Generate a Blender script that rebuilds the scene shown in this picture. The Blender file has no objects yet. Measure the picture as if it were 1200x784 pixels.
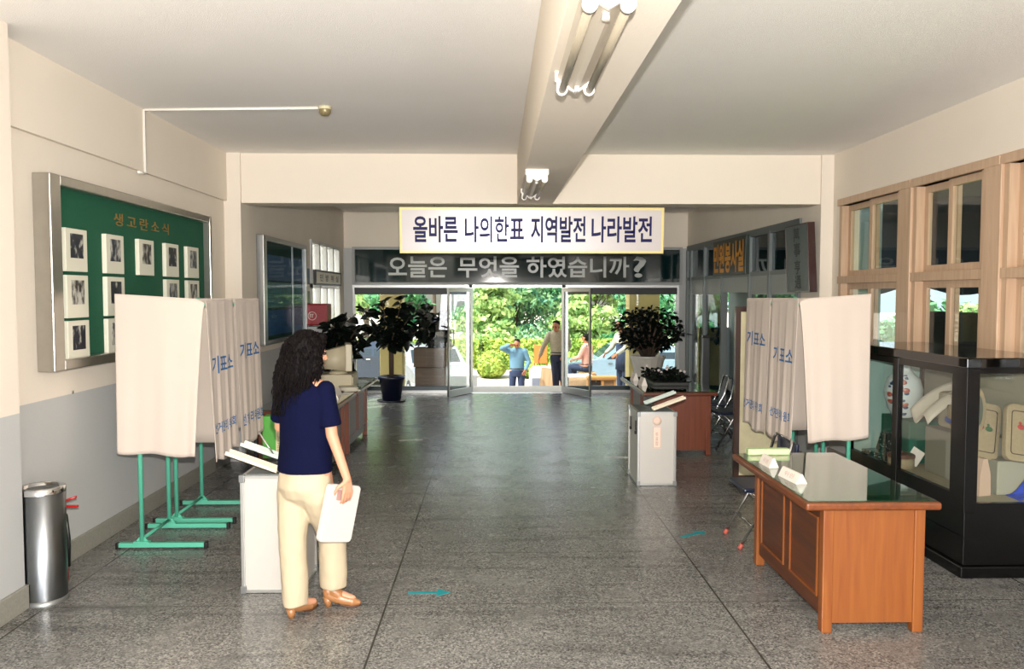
import bpy, bmesh, math, random
from mathutils import Vector, Matrix, noise
PI = math.pi
S = bpy.context.scene
COL = S.collection

# ------------------------------------------------------------------ camera, light, exposure
S.view_settings.view_transform = 'Standard'
S.view_settings.look = 'None'
S.view_settings.gamma = 1.0
S.view_settings.use_curve_mapping = False
S.view_settings.exposure = 0.0
S.cycles.use_denoising = True
S.cycles.max_bounces = 8
S.cycles.transparent_max_bounces = 24
S.cycles.caustics_reflective = False
S.cycles.caustics_refractive = False

FPX = 933.3
cam_d = bpy.data.cameras.new('camera')
cam = bpy.data.objects.new('camera', cam_d); COL.objects.link(cam)
cam_d.sensor_width = 36.0
cam_d.lens = 36.0 * FPX / 1200.0
cam_d.clip_start = 0.05; cam_d.clip_end = 2000
yaw = math.atan(20 / FPX); pit = math.atan(47 / math.hypot(FPX, 20))
cam.location = (0, 0, 1.9)
cam.rotation_euler = (PI / 2 - pit, 0, -yaw)
S.camera = cam

world = bpy.data.worlds.new('sky'); S.world = world; world.use_nodes = True
wn = world.node_tree.nodes; wl = world.node_tree.links
bg = wn['Background']
sky = wn.new('ShaderNodeTexSky'); sky.sky_type = 'NISHITA'; sky.sun_disc = False
sky.sun_elevation = math.radians(52); sky.sun_rotation = math.radians(240); sky.air_density = 1.6; sky.dust_density = 3.0
hs = wn.new('ShaderNodeHueSaturation'); hs.inputs['Saturation'].default_value = 0.45
wl.new(sky.outputs[0], hs.inputs['Color']); wl.new(hs.outputs[0], bg.inputs[0]); bg.inputs[1].default_value = 0.65

sun_d = bpy.data.lights.new('sun', 'SUN'); sun = bpy.data.objects.new('sun', sun_d); COL.objects.link(sun)
sun_d.energy = 7.5; sun_d.angle = math.radians(0.6); sun_d.color = (1.0, 0.95, 0.84)
sun.rotation_euler = Vector((0.46, 0.30, -0.84)).to_track_quat('-Z', 'Y').to_euler()

fl_d = bpy.data.lights.new('flash', 'SPOT'); fl = bpy.data.objects.new('flash', fl_d); COL.objects.link(fl)
fl_d.energy = 250; fl_d.shadow_soft_size = 0.025; fl_d.spot_size = math.radians(150); fl_d.spot_blend = 0.8
fl_d.use_nodes = True
_n = fl_d.node_tree.nodes; _f = _n.new('ShaderNodeLightFalloff'); _f.inputs['Strength'].default_value = 1.0
_a = _n.new('ShaderNodeMath'); _a.operation = 'MULTIPLY_ADD'; _a.inputs[1].default_value = 0.4
_q = _n.new('ShaderNodeMath'); _q.operation = 'MULTIPLY'; _q.inputs[1].default_value = 3.6
fl_d.node_tree.links.new(_f.outputs['Linear'], _a.inputs[0]); fl_d.node_tree.links.new(_f.outputs['Quadratic'], _q.inputs[0]); fl_d.node_tree.links.new(_q.outputs[0], _a.inputs[2])
fl_d.node_tree.links.new(_a.outputs[0], _n['Emission'].inputs['Strength'])
fl_d.color = (1.0, 0.945, 0.885)
fl.location = (0.02, -0.03, 2.08)
fl.rotation_euler = (Vector((0.35, 9.0, 2.9)) - Vector(fl.location)).to_track_quat('-Z', 'Y').to_euler()

# fill lamp added behind the camera, tilted up to brighten the ceiling
ar_d = bpy.data.lights.new('ceiling_fill_lamp', 'AREA'); ar = bpy.data.objects.new('ceiling_fill_lamp', ar_d); COL.objects.link(ar)
ar_d.shape = 'RECTANGLE'; ar_d.size = 5.6; ar_d.size_y = 2.4; ar_d.energy = 620; ar_d.color = (0.98, 0.97, 1.0)
ar.location = (0.4, -4.4, 1.25); ar.rotation_euler = (PI / 2, 0, 0)
ar.rotation_euler = Vector((0, 1, 0.95)).to_track_quat('-Z', 'Z').to_euler()

# ------------------------------------------------------------------ helpers
def lin(c):
    if isinstance(c, str):
        c = tuple(int(c[i:i + 2], 16) / 255 for i in (0, 2, 4))
    return tuple((x / 12.92 if x <= 0.04045 else ((x + 0.055) / 1.055) ** 2.4) for x in c)

MATS = {}
def mat(name, col, rough=0.6, metal=0.0, var=0.0, vscale=6.0, bump=0.0, bscale=60.0, spec=0.5, coat=0.0, sheen=0.0, trans=0.0):
    if name in MATS: return MATS[name]
    m = bpy.data.materials.new(name); m.use_nodes = True
    nt = m.node_tree; N = nt.nodes; L = nt.links
    b = N['Principled BSDF']
    c = lin(col)
    b.inputs['Base Color'].default_value = (*c, 1)
    b.inputs['Roughness'].default_value = rough
    b.inputs['Metallic'].default_value = metal
    b.inputs['Specular IOR Level'].default_value = spec
    b.inputs['Coat Weight'].default_value = coat
    b.inputs['Sheen Weight'].default_value = sheen
    b.inputs['Transmission Weight'].default_value = trans
    tc = N.new('ShaderNodeTexCoord')
    if var > 0:
        nz = N.new('ShaderNodeTexNoise'); nz.inputs['Scale'].default_value = vscale; nz.inputs['Detail'].default_value = 5
        L.new(tc.outputs['Object'], nz.inputs['Vector'])
        mx = N.new('ShaderNodeMix'); mx.data_type = 'RGBA'
        mx.inputs[6].default_value = (*[x * (1 - var) for x in c], 1)
        mx.inputs[7].default_value = (*[min(1, x * (1 + var)) for x in c], 1)
        L.new(nz.outputs[0], mx.inputs[0]); L.new(mx.outputs[2], b.inputs['Base Color'])
    if bump > 0:
        n2 = N.new('ShaderNodeTexNoise'); n2.inputs['Scale'].default_value = bscale; n2.inputs['Detail'].default_value = 3
        L.new(tc.outputs['Object'], n2.inputs['Vector'])
        bp = N.new('ShaderNodeBump'); bp.inputs['Strength'].default_value = bump; bp.inputs['Distance'].default_value = 0.01
        L.new(n2.outputs[0], bp.inputs['Height']); L.new(bp.outputs[0], b.inputs['Normal'])
    MATS[name] = m
    return m

def wood(name, c1, c2, rough=0.4, axis='Z', scale=9.0, coat=0.2):
    if name in MATS: return MATS[name]
    m = mat(name, c1, rough, coat=coat)
    nt = m.node_tree; N = nt.nodes; L = nt.links; b = N['Principled BSDF']
    tc = N['Texture Coordinate']
    mp = N.new('ShaderNodeMapping')
    sc = {'X': (0.6, 9, 9), 'Y': (9, 0.6, 9), 'Z': (9, 9, 0.6)}[axis]
    mp.inputs['Scale'].default_value = sc
    L.new(tc.outputs['Object'], mp.inputs['Vector'])
    nz = N.new('ShaderNodeTexNoise'); nz.inputs['Scale'].default_value = scale / 3; nz.inputs['Detail'].default_value = 8
    nz.inputs['Distortion'].default_value = 0.6
    L.new(mp.outputs[0], nz.inputs['Vector'])
    cr = N.new('ShaderNodeValToRGB'); cr.color_ramp.elements[0].position = 0.3; cr.color_ramp.elements[1].position = 0.7
    cr.color_ramp.elements[0].color = (*lin(c1), 1); cr.color_ramp.elements[1].color = (*lin(c2), 1)
    L.new(nz.outputs[0], cr.inputs[0]); L.new(cr.outputs[0], b.inputs['Base Color'])
    return m

def glass(name, tint=(1, 1, 1), refl=1.0, rough=0.0):
    if name in MATS: return MATS[name]
    m = bpy.data.materials.new(name); m.use_nodes = True
    nt = m.node_tree; N = nt.nodes; L = nt.links; N.clear()
    out = N.new('ShaderNodeOutputMaterial'); tr = N.new('ShaderNodeBsdfTransparent'); gl = N.new('ShaderNodeBsdfGlossy')
    tr.inputs[0].default_value = (*tint, 1); gl.inputs['Roughness'].default_value = rough
    lw = N.new('ShaderNodeLayerWeight'); lw.inputs[0].default_value = 0.5
    pw = N.new('ShaderNodeMath'); pw.operation = 'POWER'; pw.inputs[1].default_value = 5.0
    fr = N.new('ShaderNodeMath'); fr.operation = 'MULTIPLY_ADD'; fr.inputs[1].default_value = 0.95; fr.inputs[2].default_value = 0.04
    L.new(lw.outputs['Facing'], pw.inputs[0]); L.new(pw.outputs[0], fr.inputs[0])
    mu = N.new('ShaderNodeMath'); mu.operation = 'MULTIPLY'; mu.inputs[1].default_value = refl; mu.use_clamp = True
    mx = N.new('ShaderNodeMixShader')
    L.new(fr.outputs[0], mu.inputs[0]); L.new(mu.outputs[0], mx.inputs[0])
    L.new(tr.outputs[0], mx.inputs[1]); L.new(gl.outputs[0], mx.inputs[2]); L.new(mx.outputs[0], out.inputs[0])
    MATS[name] = m
    return m

ORG = {}
def origin(o):
    v = Vector((0, 0, 0))
    while o is not None:
        v = v + ORG.get(o.name, Vector((0, 0, 0))); o = o.parent
    return v

def thing(name, loc, label, cat, group=None, rz=0.0):
    o = bpy.data.objects.new(name, None); COL.objects.link(o)
    o.empty_display_size = 0.1
    o.location = loc; o.rotation_euler = (0, 0, rz)
    ORG[o.name] = Vector(loc) if rz == 0 else Vector((0, 0, 0))
    o['label'] = label; o['category'] = cat
    if group: o['group'] = group
    return o

def tag(o, label, cat, group=None, kind=None):
    if label: o['label'] = label
    if cat: o['category'] = cat
    if group: o['group'] = group
    if kind: o['kind'] = kind
    return o

class MB:
    """collects shapes into one mesh"""
    def __init__(self): self.b = bmesh.new()
    def _add(self, fn, M=None):
        before = set(self.b.verts)
        fn()
        if M is not None:
            nv = [v for v in self.b.verts if v not in before]
            bmesh.ops.transform(self.b, matrix=M, verts=nv)
    def box(self, x0, x1, y0, y1, z0, z1, bev=0.0, M=None, seg=2):
        tb = bmesh.new()
        bmesh.ops.create_cube(tb, size=1.0)
        bmesh.ops.transform(tb, matrix=Matrix.Translation(((x0 + x1) / 2, (y0 + y1) / 2, (z0 + z1) / 2)) @ Matrix.Diagonal((abs(x1 - x0), abs(y1 - y0), abs(z1 - z0), 1)), verts=tb.verts)
        if bev > 0:
            bmesh.ops.bevel(tb, geom=tb.edges[:], offset=bev, segments=seg, affect='EDGES', profile=0.5)
        return self.merge(tb, M)
    def merge(self, tb, M=None):
        if M is not None: bmesh.ops.transform(tb, matrix=M, verts=tb.verts)
        mp = {}
        for v in tb.verts: mp[v] = self.b.verts.new(v.co)
        for f in tb.faces:
            try:
                nf = self.b.faces.new([mp[v] for v in f.verts]); nf.smooth = f.smooth
            except ValueError: pass
        tb.free()
        return self
    def cyl(self, p0, p1, r0, r1=None, n=20, caps=True, smooth=True):
        r1 = r0 if r1 is None else r1
        p0 = Vector(p0); p1 = Vector(p1); d = p1 - p0
        q = d.to_track_quat('Z', 'Y').to_matrix()
        A = []; B = []
        for i in range(n):
            a = 2 * PI * i / n; u = Vector((math.cos(a), math.sin(a), 0))
            A.append(self.b.verts.new(p0 + q @ (u * r0))); B.append(self.b.verts.new(p1 + q @ (u * r1)))
        for i in range(n):
            f = self.b.faces.new((A[i], A[(i + 1) % n], B[(i + 1) % n], B[i])); f.smooth = smooth
        if caps:
            self.b.faces.new(A[::-1]); self.b.faces.new(B)
        return self
    def tube(self, pts, r, n=8, caps=True):
        pts = [Vector(p) for p in pts]
        rs = r if isinstance(r, (list, tuple)) else [r] * len(pts)
        rings = []; prev = None
        for i, p in enumerate(pts):
            t = (pts[min(i + 1, len(pts) - 1)] - pts[max(i - 1, 0)]).normalized()
            if prev is None:
                a = Vector((0, 0, 1)) if abs(t.z) < 0.9 else Vector((1, 0, 0))
                u = t.cross(a).normalized()
            else:
                u = (prev - t * prev.dot(t)).normalized()
            prev = u; w = t.cross(u)
            rings.append([self.b.verts.new(p + (u * math.cos(2 * PI * k / n) + w * math.sin(2 * PI * k / n)) * rs[i]) for k in range(n)])
        for a, b in zip(rings, rings[1:]):
            for k in range(n):
                f = self.b.faces.new((a[k], a[(k + 1) % n], b[(k + 1) % n], b[k])); f.smooth = True
        if caps:
            self.b.faces.new(rings[0][::-1]); self.b.faces.new(rings[-1])
        return self
    def lathe(self, prof, c=(0, 0, 0), n=32, sx=1.0, sy=1.0, smooth=True, M=None):
        tb = bmesh.new(); rings = []
        for r, z in prof:
            rings.append([tb.verts.new((c[0] + r * sx * math.cos(2 * PI * k / n), c[1] + r * sy * math.sin(2 * PI * k / n), c[2] + z)) for k in range(n)] if r > 1e-6 else [tb.verts.new((c[0], c[1], c[2] + z))])
        for a, b in zip(rings, rings[1:]):
            for k in range(n):
                k2 = (k + 1) % n
                if len(a) == 1 and len(b) == 1: continue
                if len(a) == 1: f = tb.faces.new((a[0], b[k2], b[k]))
                elif len(b) == 1: f = tb.faces.new((a[k], a[k2], b[0]))
                else: f = tb.faces.new((a[k], a[k2], b[k2], b[k]))
                f.smooth = smooth
        return self.merge(tb, M)
    def sph(self, c, r, sx=1, sy=1, sz=1, u=20, v=12, M=None):
        tb = bmesh.new(); bmesh.ops.create_uvsphere(tb, u_segments=u, v_segments=v, radius=r)
        for f in tb.faces: f.smooth = True
        T = Matrix.Translation(c) @ (M if M is not None else Matrix.Identity(4)) @ Matrix.Diagonal((sx, sy, sz, 1))
        return self.merge(tb, T)
    def prism(self, poly, z0, z1, M=None, bev=0.0):
        tb = bmesh.new()
        a = [tb.verts.new((x, y, z0)) for x, y in poly]; b = [tb.verts.new((x, y, z1)) for x, y in poly]
        n = len(poly)
        tb.faces.new(a[::-1]); tb.faces.new(b)
        for i in range(n): tb.faces.new((a[i], a[(i + 1) % n], b[(i + 1) % n], b[i]))
        bmesh.ops.recalc_face_normals(tb, faces=tb.faces)
        if bev > 0: bmesh.ops.bevel(tb, geom=tb.edges[:], offset=bev, segments=2, affect='EDGES', profile=0.5)
        return self.merge(tb, M)
    def loft(self, rings, caps=True):
        """rings: list of lists of points"""
        R = [[self.b.verts.new(p) for p in r] for r in rings]
        n = len(R[0])
        for a, b in zip(R, R[1:]):
            for k in range(n):
                f = self.b.faces.new((a[k], a[(k + 1) % n], b[(k + 1) % n], b[k])); f.smooth = True
        if caps:
            self.b.faces.new(R[0][::-1]); self.b.faces.new(R[-1])
        return self
    def limb(self, pts, rad, n=14, flat=None):
        """tapered round-ended limb for remeshing"""
        pts = [Vector(p) for p in pts]
        for (p, r) in zip(pts, rad): self.sph(p, r, u=14, v=8)
        for i in range(len(pts) - 1):
            if (pts[i + 1] - pts[i]).length > 1e-5: self.cyl(pts[i], pts[i + 1], rad[i], rad[i + 1], n=n)
        return self
    def grid(self, nu, nv, fn):
        V = [[self.b.verts.new(fn(i / nu, j / nv)) for j in range(nv + 1)] for i in range(nu + 1)]
        for i in range(nu):
            for j in range(nv):
                f = self.b.faces.new((V[i][j], V[i + 1][j], V[i + 1][j + 1], V[i][j + 1])); f.smooth = True
        return self
    def quad(self, a, b, c, d):
        self.b.faces.new([self.b.verts.new(p) for p in (a, b, c, d)]); return self
    def build(self, name, m, parent=None, mods=(), normals=True, loc=None):
        org = origin(parent) if parent is not None else Vector((0, 0, 0))
        if parent is None and loc is not None: org = Vector(loc)
        if normals: bmesh.ops.recalc_face_normals(self.b, faces=self.b.faces)
        if org.length > 0: bmesh.ops.translate(self.b, vec=-org, verts=self.b.verts)
        me = bpy.data.meshes.new(name); self.b.to_mesh(me); self.b.free()
        o = bpy.data.objects.new(name, me); COL.objects.link(o)
        me.materials.append(m)
        if parent is not None: o.parent = parent
        elif loc is not None: o.location = loc
        if o.name not in ORG: ORG[o.name] = Vector(loc) if (parent is None and loc is not None) else Vector((0, 0, 0))
        for k, kw in mods:
            md = o.modifiers.new(k.lower(), k)
            for a, v in kw.items(): setattr(md, a, v)
        if mods:
            dg = bpy.context.evaluated_depsgraph_get(); dg.update()
            nm = bpy.data.meshes.new_from_object(o.evaluated_get(dg))
            o.modifiers.clear(); o.data = nm; nm.name = name
            if any(k in ('REMESH', 'SUBSURF') for k, _ in mods):
                for p in nm.polygons: p.use_smooth = True
        return o

def solo(mb, name, m, label, cat, group=None, loc=None, mods=(), kind=None):
    return tag(mb.build(name, m, None, mods, loc=loc), label, cat, group, kind)
def struct(mb, name, m, parent=None):
    o = mb.build(name, m, parent)
    if parent is None: o['kind'] = 'structure'
    return o

def text_bm(body, size_h, size_w=None, bold=0.0, extrude=0.0, spacing=1.0, sub=0.0):
    """lettering in local XY, origin at lower-left, scaled to size_w x size_h"""
    cu = bpy.data.curves.new('lettering', 'FONT'); cu.body = body; cu.offset = bold; cu.extrude = extrude; cu.space_character = spacing; cu.resolution_u = 3
    o = bpy.data.objects.new('lettering_tmp', cu); COL.objects.link(o)
    dg = bpy.context.evaluated_depsgraph_get(); dg.update()
    me = bpy.data.meshes.new_from_object(o.evaluated_get(dg))
    bpy.data.objects.remove(o); bpy.data.curves.remove(cu)
    tb = bmesh.new(); tb.from_mesh(me); bpy.data.meshes.remove(me)
    xs = [v.co.x for v in tb.verts]; ys = [v.co.y for v in tb.verts]
    x0, x1, y0, y1 = min(xs), max(xs), min(ys), max(ys)
    k = size_h / (y1 - y0); kx = k if size_w is None else size_w / (x1 - x0)
    for v in tb.verts: v.co = Vector(((v.co.x - x0) * kx, (v.co.y - y0) * k, v.co.z * k))
    if sub > 0:
        for _ in range(5):
            es = [e for e in tb.edges if e.calc_length() > sub]
            if not es: break
            bmesh.ops.subdivide_edges(tb, edges=es, cuts=1)
            bmesh.ops.triangulate(tb, faces=tb.faces[:])
    return tb

def frame_rect(mb, plane, c, u0, u1, v0, v1, w, d0, d1):
    """rectangular frame. plane 'X': u=Y v=Z, d along X; plane 'Y': u=X v=Z"""
    for (a0, a1, b0, b1) in ((u0, u1, v0, v0 + w), (u0, u1, v1 - w, v1), (u0, u0 + w, v0 + w, v1 - w), (u1 - w, u1, v0 + w, v1 - w)):
        if plane == 'X': mb.box(d0, d1, a0, a1, b0, b1)
        else: mb.box(a0, a1, d0, d1, b0, b1)

rnd = random.Random(7)
# ------------------------------------------------------------------ materials of the setting
def wall_paint(name, up, low, zsplit):
    m = mat(name, up, 0.75, bump=0.12, bscale=90)
    nt = m.node_tree; N = nt.nodes; L = nt.links; b = N['Principled BSDF']
    ge = N.new('ShaderNodeNewGeometry'); sx = N.new('ShaderNodeSeparateXYZ'); L.new(ge.outputs['Position'], sx.inputs[0])
    gt = N.new('ShaderNodeMath'); gt.operation = 'GREATER_THAN'; gt.inputs[1].default_value = zsplit; L.new(sx.outputs[2], gt.inputs[0])
    nz = N.new('ShaderNodeTexNoise'); nz.inputs['Scale'].default_value = 1.7; nz.inputs['Detail'].default_value = 6
    L.new(ge.outputs['Position'], nz.inputs['Vector'])
    mx = N.new('ShaderNodeMix'); mx.data_type = 'RGBA'
    mx.inputs[6].default_value = (*lin(low), 1); mx.inputs[7].default_value = (*lin(up), 1)
    L.new(gt.outputs[0], mx.inputs[0])
    m2 = N.new('ShaderNodeMix'); m2.data_type = 'RGBA'; m2.blend_type = 'MULTIPLY'; m2.inputs[0].default_value = 0.10
    L.new(mx.outputs[2], m2.inputs[6]); L.new(nz.outputs[0], m2.inputs[7]); L.new(m2.outputs[2], b.inputs['Base Color'])
    return m
M_wall = wall_paint('cream_wall_paint', 'e6dccd', 'b9bab9', 1.19)
M_white = mat('cream_plaster', 'e6dccc', 0.8, var=0.03, vscale=1.5, bump=0.1, bscale=90)
M_ceil = mat('ceiling_plaster', 'f2efea', 0.85, var=0.04, vscale=1.2, bump=0.35, bscale=160)
M_base = mat('terrazzo_skirting', '8c8a80', 0.5, var=0.25, vscale=60)

def terrazzo():
    m = mat('terrazzo_floor', '8a8678', 0.3, spec=0.38)
    nt = m.node_tree; N = nt.nodes; L = nt.links; b = N['Principled BSDF']
    ge = N.new('ShaderNodeNewGeometry')
    def nz(s, d=4):
        n = N.new('ShaderNodeTexNoise'); n.inputs['Scale'].default_value = s; n.inputs['Detail'].default_value = d
        L.new(ge.outputs['Position'], n.inputs['Vector']); return n
    vo = N.new('ShaderNodeTexVoronoi'); vo.inputs['Scale'].default_value = 110; L.new(ge.outputs['Position'], vo.inputs['Vector'])
    cr = N.new('ShaderNodeValToRGB'); e = cr.color_ramp.elements
    e[0].position = 0.0; e[0].color = (*lin('4a4a49'), 1); e[1].position = 1.0; e[1].color = (*lin('a09e98'), 1)
    for p, c in ((0.2, '5e5e5c'), (0.35, '72716d'), (0.7, '7e7d79')):
        q = e.new(p); q.color = (*lin(c), 1)
    sep = N.new('ShaderNodeSeparateColor'); L.new(vo.outputs['Color'], sep.inputs[0]); L.new(sep.outputs[0], cr.inputs[0])
    big = nz(0.9, 6); cr2 = N.new('ShaderNodeValToRGB'); cr2.color_ramp.elements[0].position = 0.3; cr2.color_ramp.elements[0].color = (0.72, 0.72, 0.73, 1); cr2.color_ramp.elements[1].position = 0.62; cr2.color_ramp.elements[1].color = (1, 1, 1, 1)
    L.new(big.outputs[0], cr2.inputs[0])
    mu = N.new('ShaderNodeMix'); mu.data_type = 'RGBA'; mu.blend_type = 'MULTIPLY'; mu.inputs[0].default_value = 1
    L.new(cr.outputs[0], mu.inputs[6]); L.new(cr2.outputs[0], mu.inputs[7])
    # worn grime bands running across the hall
    sx = N.new('ShaderNodeSeparateXYZ'); L.new(ge.outputs['Position'], sx.inputs[0])
    mp = N.new('ShaderNodeMapping'); mp.inputs['Scale'].default_value = (0.5, 5.0, 1); L.new(ge.outputs['Position'], mp.inputs['Vector'])
    gr = N.new('ShaderNodeTexNoise'); gr.inputs['Scale'].default_value = 1.3; gr.inputs['Detail'].default_value = 7; L.new(mp.outputs[0], gr.inputs['Vector'])
    cr3 = N.new('ShaderNodeValToRGB'); cr3.color_ramp.elements[0].position = 0.32; cr3.color_ramp.elements[0].color = (0.6, 0.6, 0.6, 1); cr3.color_ramp.elements[1].position = 0.46; cr3.color_ramp.elements[1].color = (1, 1, 1, 1)
    L.new(gr.outputs[0], cr3.inputs[0])
    m3 = N.new('ShaderNodeMix'); m3.data_type = 'RGBA'; m3.blend_type = 'MULTIPLY'; m3.inputs[0].default_value = 0.8
    L.new(mu.outputs[2], m3.inputs[6]); L.new(cr3.outputs[0], m3.inputs[7])
    # dividing strips
    def line(idx, off, pitch, w):
        a = N.new('ShaderNodeMath'); a.operation = 'SUBTRACT'; a.inputs[1].default_value = off; L.new(sx.outputs[idx], a.inputs[0])
        p = N.new('ShaderNodeMath'); p.operation = 'PINGPONG'; p.inputs[1].default_value = pitch / 2; L.new(a.outputs[0], p.inputs[0])
        c = N.new('ShaderNodeMath'); c.operation = 'LESS_THAN'; c.inputs[1].default_value = w; L.new(p.outputs[0], c.inputs[0]); return c
    l1 = line(0, -0.667, 2.065, 0.006); l2 = line(1, 4.81, 0.97, 0.0035)
    mxm = N.new('ShaderNodeMath'); mxm.operation = 'MAXIMUM'; L.new(l1.outputs[0], mxm.inputs[0]); L.new(l2.outputs[0], mxm.inputs[1])
    m4 = N.new('ShaderNodeMix'); m4.data_type = 'RGBA'; m4.inputs[7].default_value = (*lin('383733'), 1)
    L.new(mxm.outputs[0], m4.inputs[0]); L.new(m3.outputs[2], m4.inputs[6]); L.new(m4.outputs[2], b.inputs['Base Color'])
    rr = nz(3.0, 5); mr = N.new('ShaderNodeMapRange'); mr.inputs['To Min'].default_value = 0.18; mr.inputs['To Max'].default_value = 0.34
    L.new(rr.outputs[0], mr.inputs[0]); L.new(mr.outputs[0], b.inputs['Roughness'])
    bp = N.new('ShaderNodeBump'); bp.inputs['Strength'].default_value = 0.015; bp.inputs['Distance'].default_value = 0.01
    L.new(nz(14, 3).outputs[0], bp.inputs['Height']); L.new(bp.outputs[0], b.inputs['Normal'])
    return m
M_floor = terrazzo()
M_alu = mat('brushed_aluminium', 'b9bab8', 0.32, 0.9, var=0.08, vscale=20)
M_steel = mat('stainless_steel', '7b7e80', 0.28, 1.0, var=0.1, vscale=8)
M_darkalu = mat('dull_metal_frame', '8b8d8c', 0.4, 0.8)
M_chrome = mat('chrome', 'd8d8d8', 0.12, 1.0)
M_black = mat('black_lacquer', '070606', 0.25, spec=0.3)
M_blackp = mat('black_plastic', '121212', 0.4)
M_glass = glass('window_glass', (0.97, 0.99, 0.98), 1.0)
M_glassd = glass('tinted_glass', (0.45, 0.55, 0.58), 1.2)
M_frost = glass('showcase_glass', (0.97, 0.99, 0.98), 0.8)

# ------------------------------------------------------------------ the hall shell
CZ = 3.48; LX = -3.03; RX = 3.85; YB = 9.05; YF = 15.35; PX = -2.845; FXL = -2.88; FXR = 3.71
struct(MB().box(LX - 0.4, RX + 0.4, -5, YF + 0.06, -0.25, 0), 'floor', M_floor)
struct(MB().box(LX - 0.4, RX + 0.4, YF + 0.06, 16.5, -0.25, 0), 'porch_floor', mat('daylight_tinted_stone', 'c4bcab', 0.7, var=0.06, vscale=4))  # landing coloured pale to stand in for the bright outdoor light
struct(MB().box(LX - 0.4, RX + 0.4, -5, YF + 0.2, CZ, CZ + 0.25), 'ceiling', M_ceil)
w = MB()
w.box(LX - 0.25, LX, -5, YB, 0, CZ)
w.box(LX, LX + 0.035, 4.8, YB, 2.945, CZ)          # projecting upper band
w.box(LX - 0.25, FXL, YB, YF + 0.2, 0, 1.0); w.box(LX - 0.25, FXL, YB, 12.5, 1.0, CZ); w.box(LX - 0.25, FXL, 12.5, 14.75, 2.76, CZ); w.box(LX - 0.25, FXL, 14.75, YF + 0.2, 1.0, CZ)
struct(w, 'wall_left', M_wall)
w = MB()
w.box(RX, RX + 0.22, -5, YB, 0, 1.1); w.box(RX, RX + 0.22, -5, YB, 2.94, CZ); w.box(RX, RX + 0.22, -5, 1.1, 1.1, 2.94); w.box(RX, RX + 0.22, 8.86, YB, 1.1, 2.94)
w.box(FXR, RX + 0.22, YB + 0.55, YF + 0.2, 2.82, CZ)
struct(w, 'wall_right', M_wall)
w = MB()
w.box(FXL, RX, YF - 0.02, YF + 0.2, 2.77, CZ)
struct(w, 'wall_front', M_white)
struct(MB().box(PX - 0.3, PX, 3.6, 4.8, 0, CZ), 'trim_1', M_wall)            # near left pilaster
struct(MB().box(PX - 0.3, PX, YB - 0.01, YB + 0.55, 0, CZ), 'trim_2', M_wall)       # left pilaster
struct(MB().box(FXR, RX + 0.1, YB - 0.01, YB + 0.55, 0, CZ), 'trim_3', M_wall)      # right pilaster
struct(MB().box(PX, FXR, YB + 0.015, YB + 0.33, 2.925, CZ, 0.004), 'trim_4', M_white)   # cross beam
struct(MB().box(0.252, 0.652, -5, YB + 0.02, 2.92, CZ, 0.004), 'trim_5', M_white)       # long beam
b = MB(); b.box(LX, LX + 0.02, 4.8, YB, 0, 0.145, 0.004); b.box(PX, PX + 0.022, 3.6, 4.83, 0, 0.145, 0.004); b.box(LX, PX + 0.022, 4.8, 4.822, 0, 0.145)
b.box(FXL, FXL + 0.02, YB + 0.55, 15.3, 0, 0.13); b.box(PX, PX + 0.02, YB - 0.02, YB + 0.56, 0, 0.13)
struct(b, 'baseboard_left', M_base)
struct(MB().box(RX - 0.02, RX, -4, YB, 0, 0.14), 'baseboard_right', M_base)

# right windows: beige timber, two rows of sliding sashes per bay
M_timber = wood('beige_timber', 'b4967a', 'c2a68a', 0.5, 'Z', coat=0.1)
M_paleglass = mat('frosted_pane', 'b9bcb8', 0.5)
posts = [8.86, 7.39, 6.08, 4.77, 3.46, 2.15]
for k in range(5):
    y1 = posts[k] - (0.0 if k == 0 else 0.10); y0 = posts[k + 1] + 0.12
    if k == 0: y1 = 8.86
    root = bpy.data.objects.new('window_%d' % (k + 1), None); COL.objects.link(root); root.location = (RX + 0.1, (y0 + y1) / 2, 1.1); ORG[root.name] = Vector(root.location)
    root['kind'] = 'structure'
    f = MB()
    frame_rect(f, 'X', 0, y0 - 0.0, y1, 1.1, 2.94, 0.06, RX - 0.005, RX + 0.14)
    f.box(RX - 0.03, RX + 0.14, y0 - 0.22, y0, 1.1, 2.94, 0.006)                # post
    f.box(RX - 0.035, RX + 0.14, y0 - 0.2, y1 + 0.0, 2.88, 2.955, 0.006)       # head
    f.box(RX - 0.02, RX + 0.14, y0, y1, 2.02, 2.10, 0.004)                      # transom
    f.build('window_frame', M_timber, root)
    ym = (y0 + y1) / 2
    for (z0, z1) in ((1.16, 2.02), (2.10, 2.88)):
        for (a, c, dx) in ((y0 + 0.06, ym + 0.035, 0.05), (ym - 0.035, y1 - 0.06, 0.09)):
            s = MB(); frame_rect(s, 'X', 0, a, c, z0, z1, 0.062, RX + dx - 0.018, RX + dx + 0.018)
            so = s.build('sash', M_timber, root)
            pale = (k == 0 and z0 > 2 and dx > 0.06)
            MB().box(RX + dx - 0.002, RX + dx + 0.002, a + 0.062, c - 0.062, z0 + 0.062, z1 - 0.062).build('pane', M_glass, so)

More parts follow.
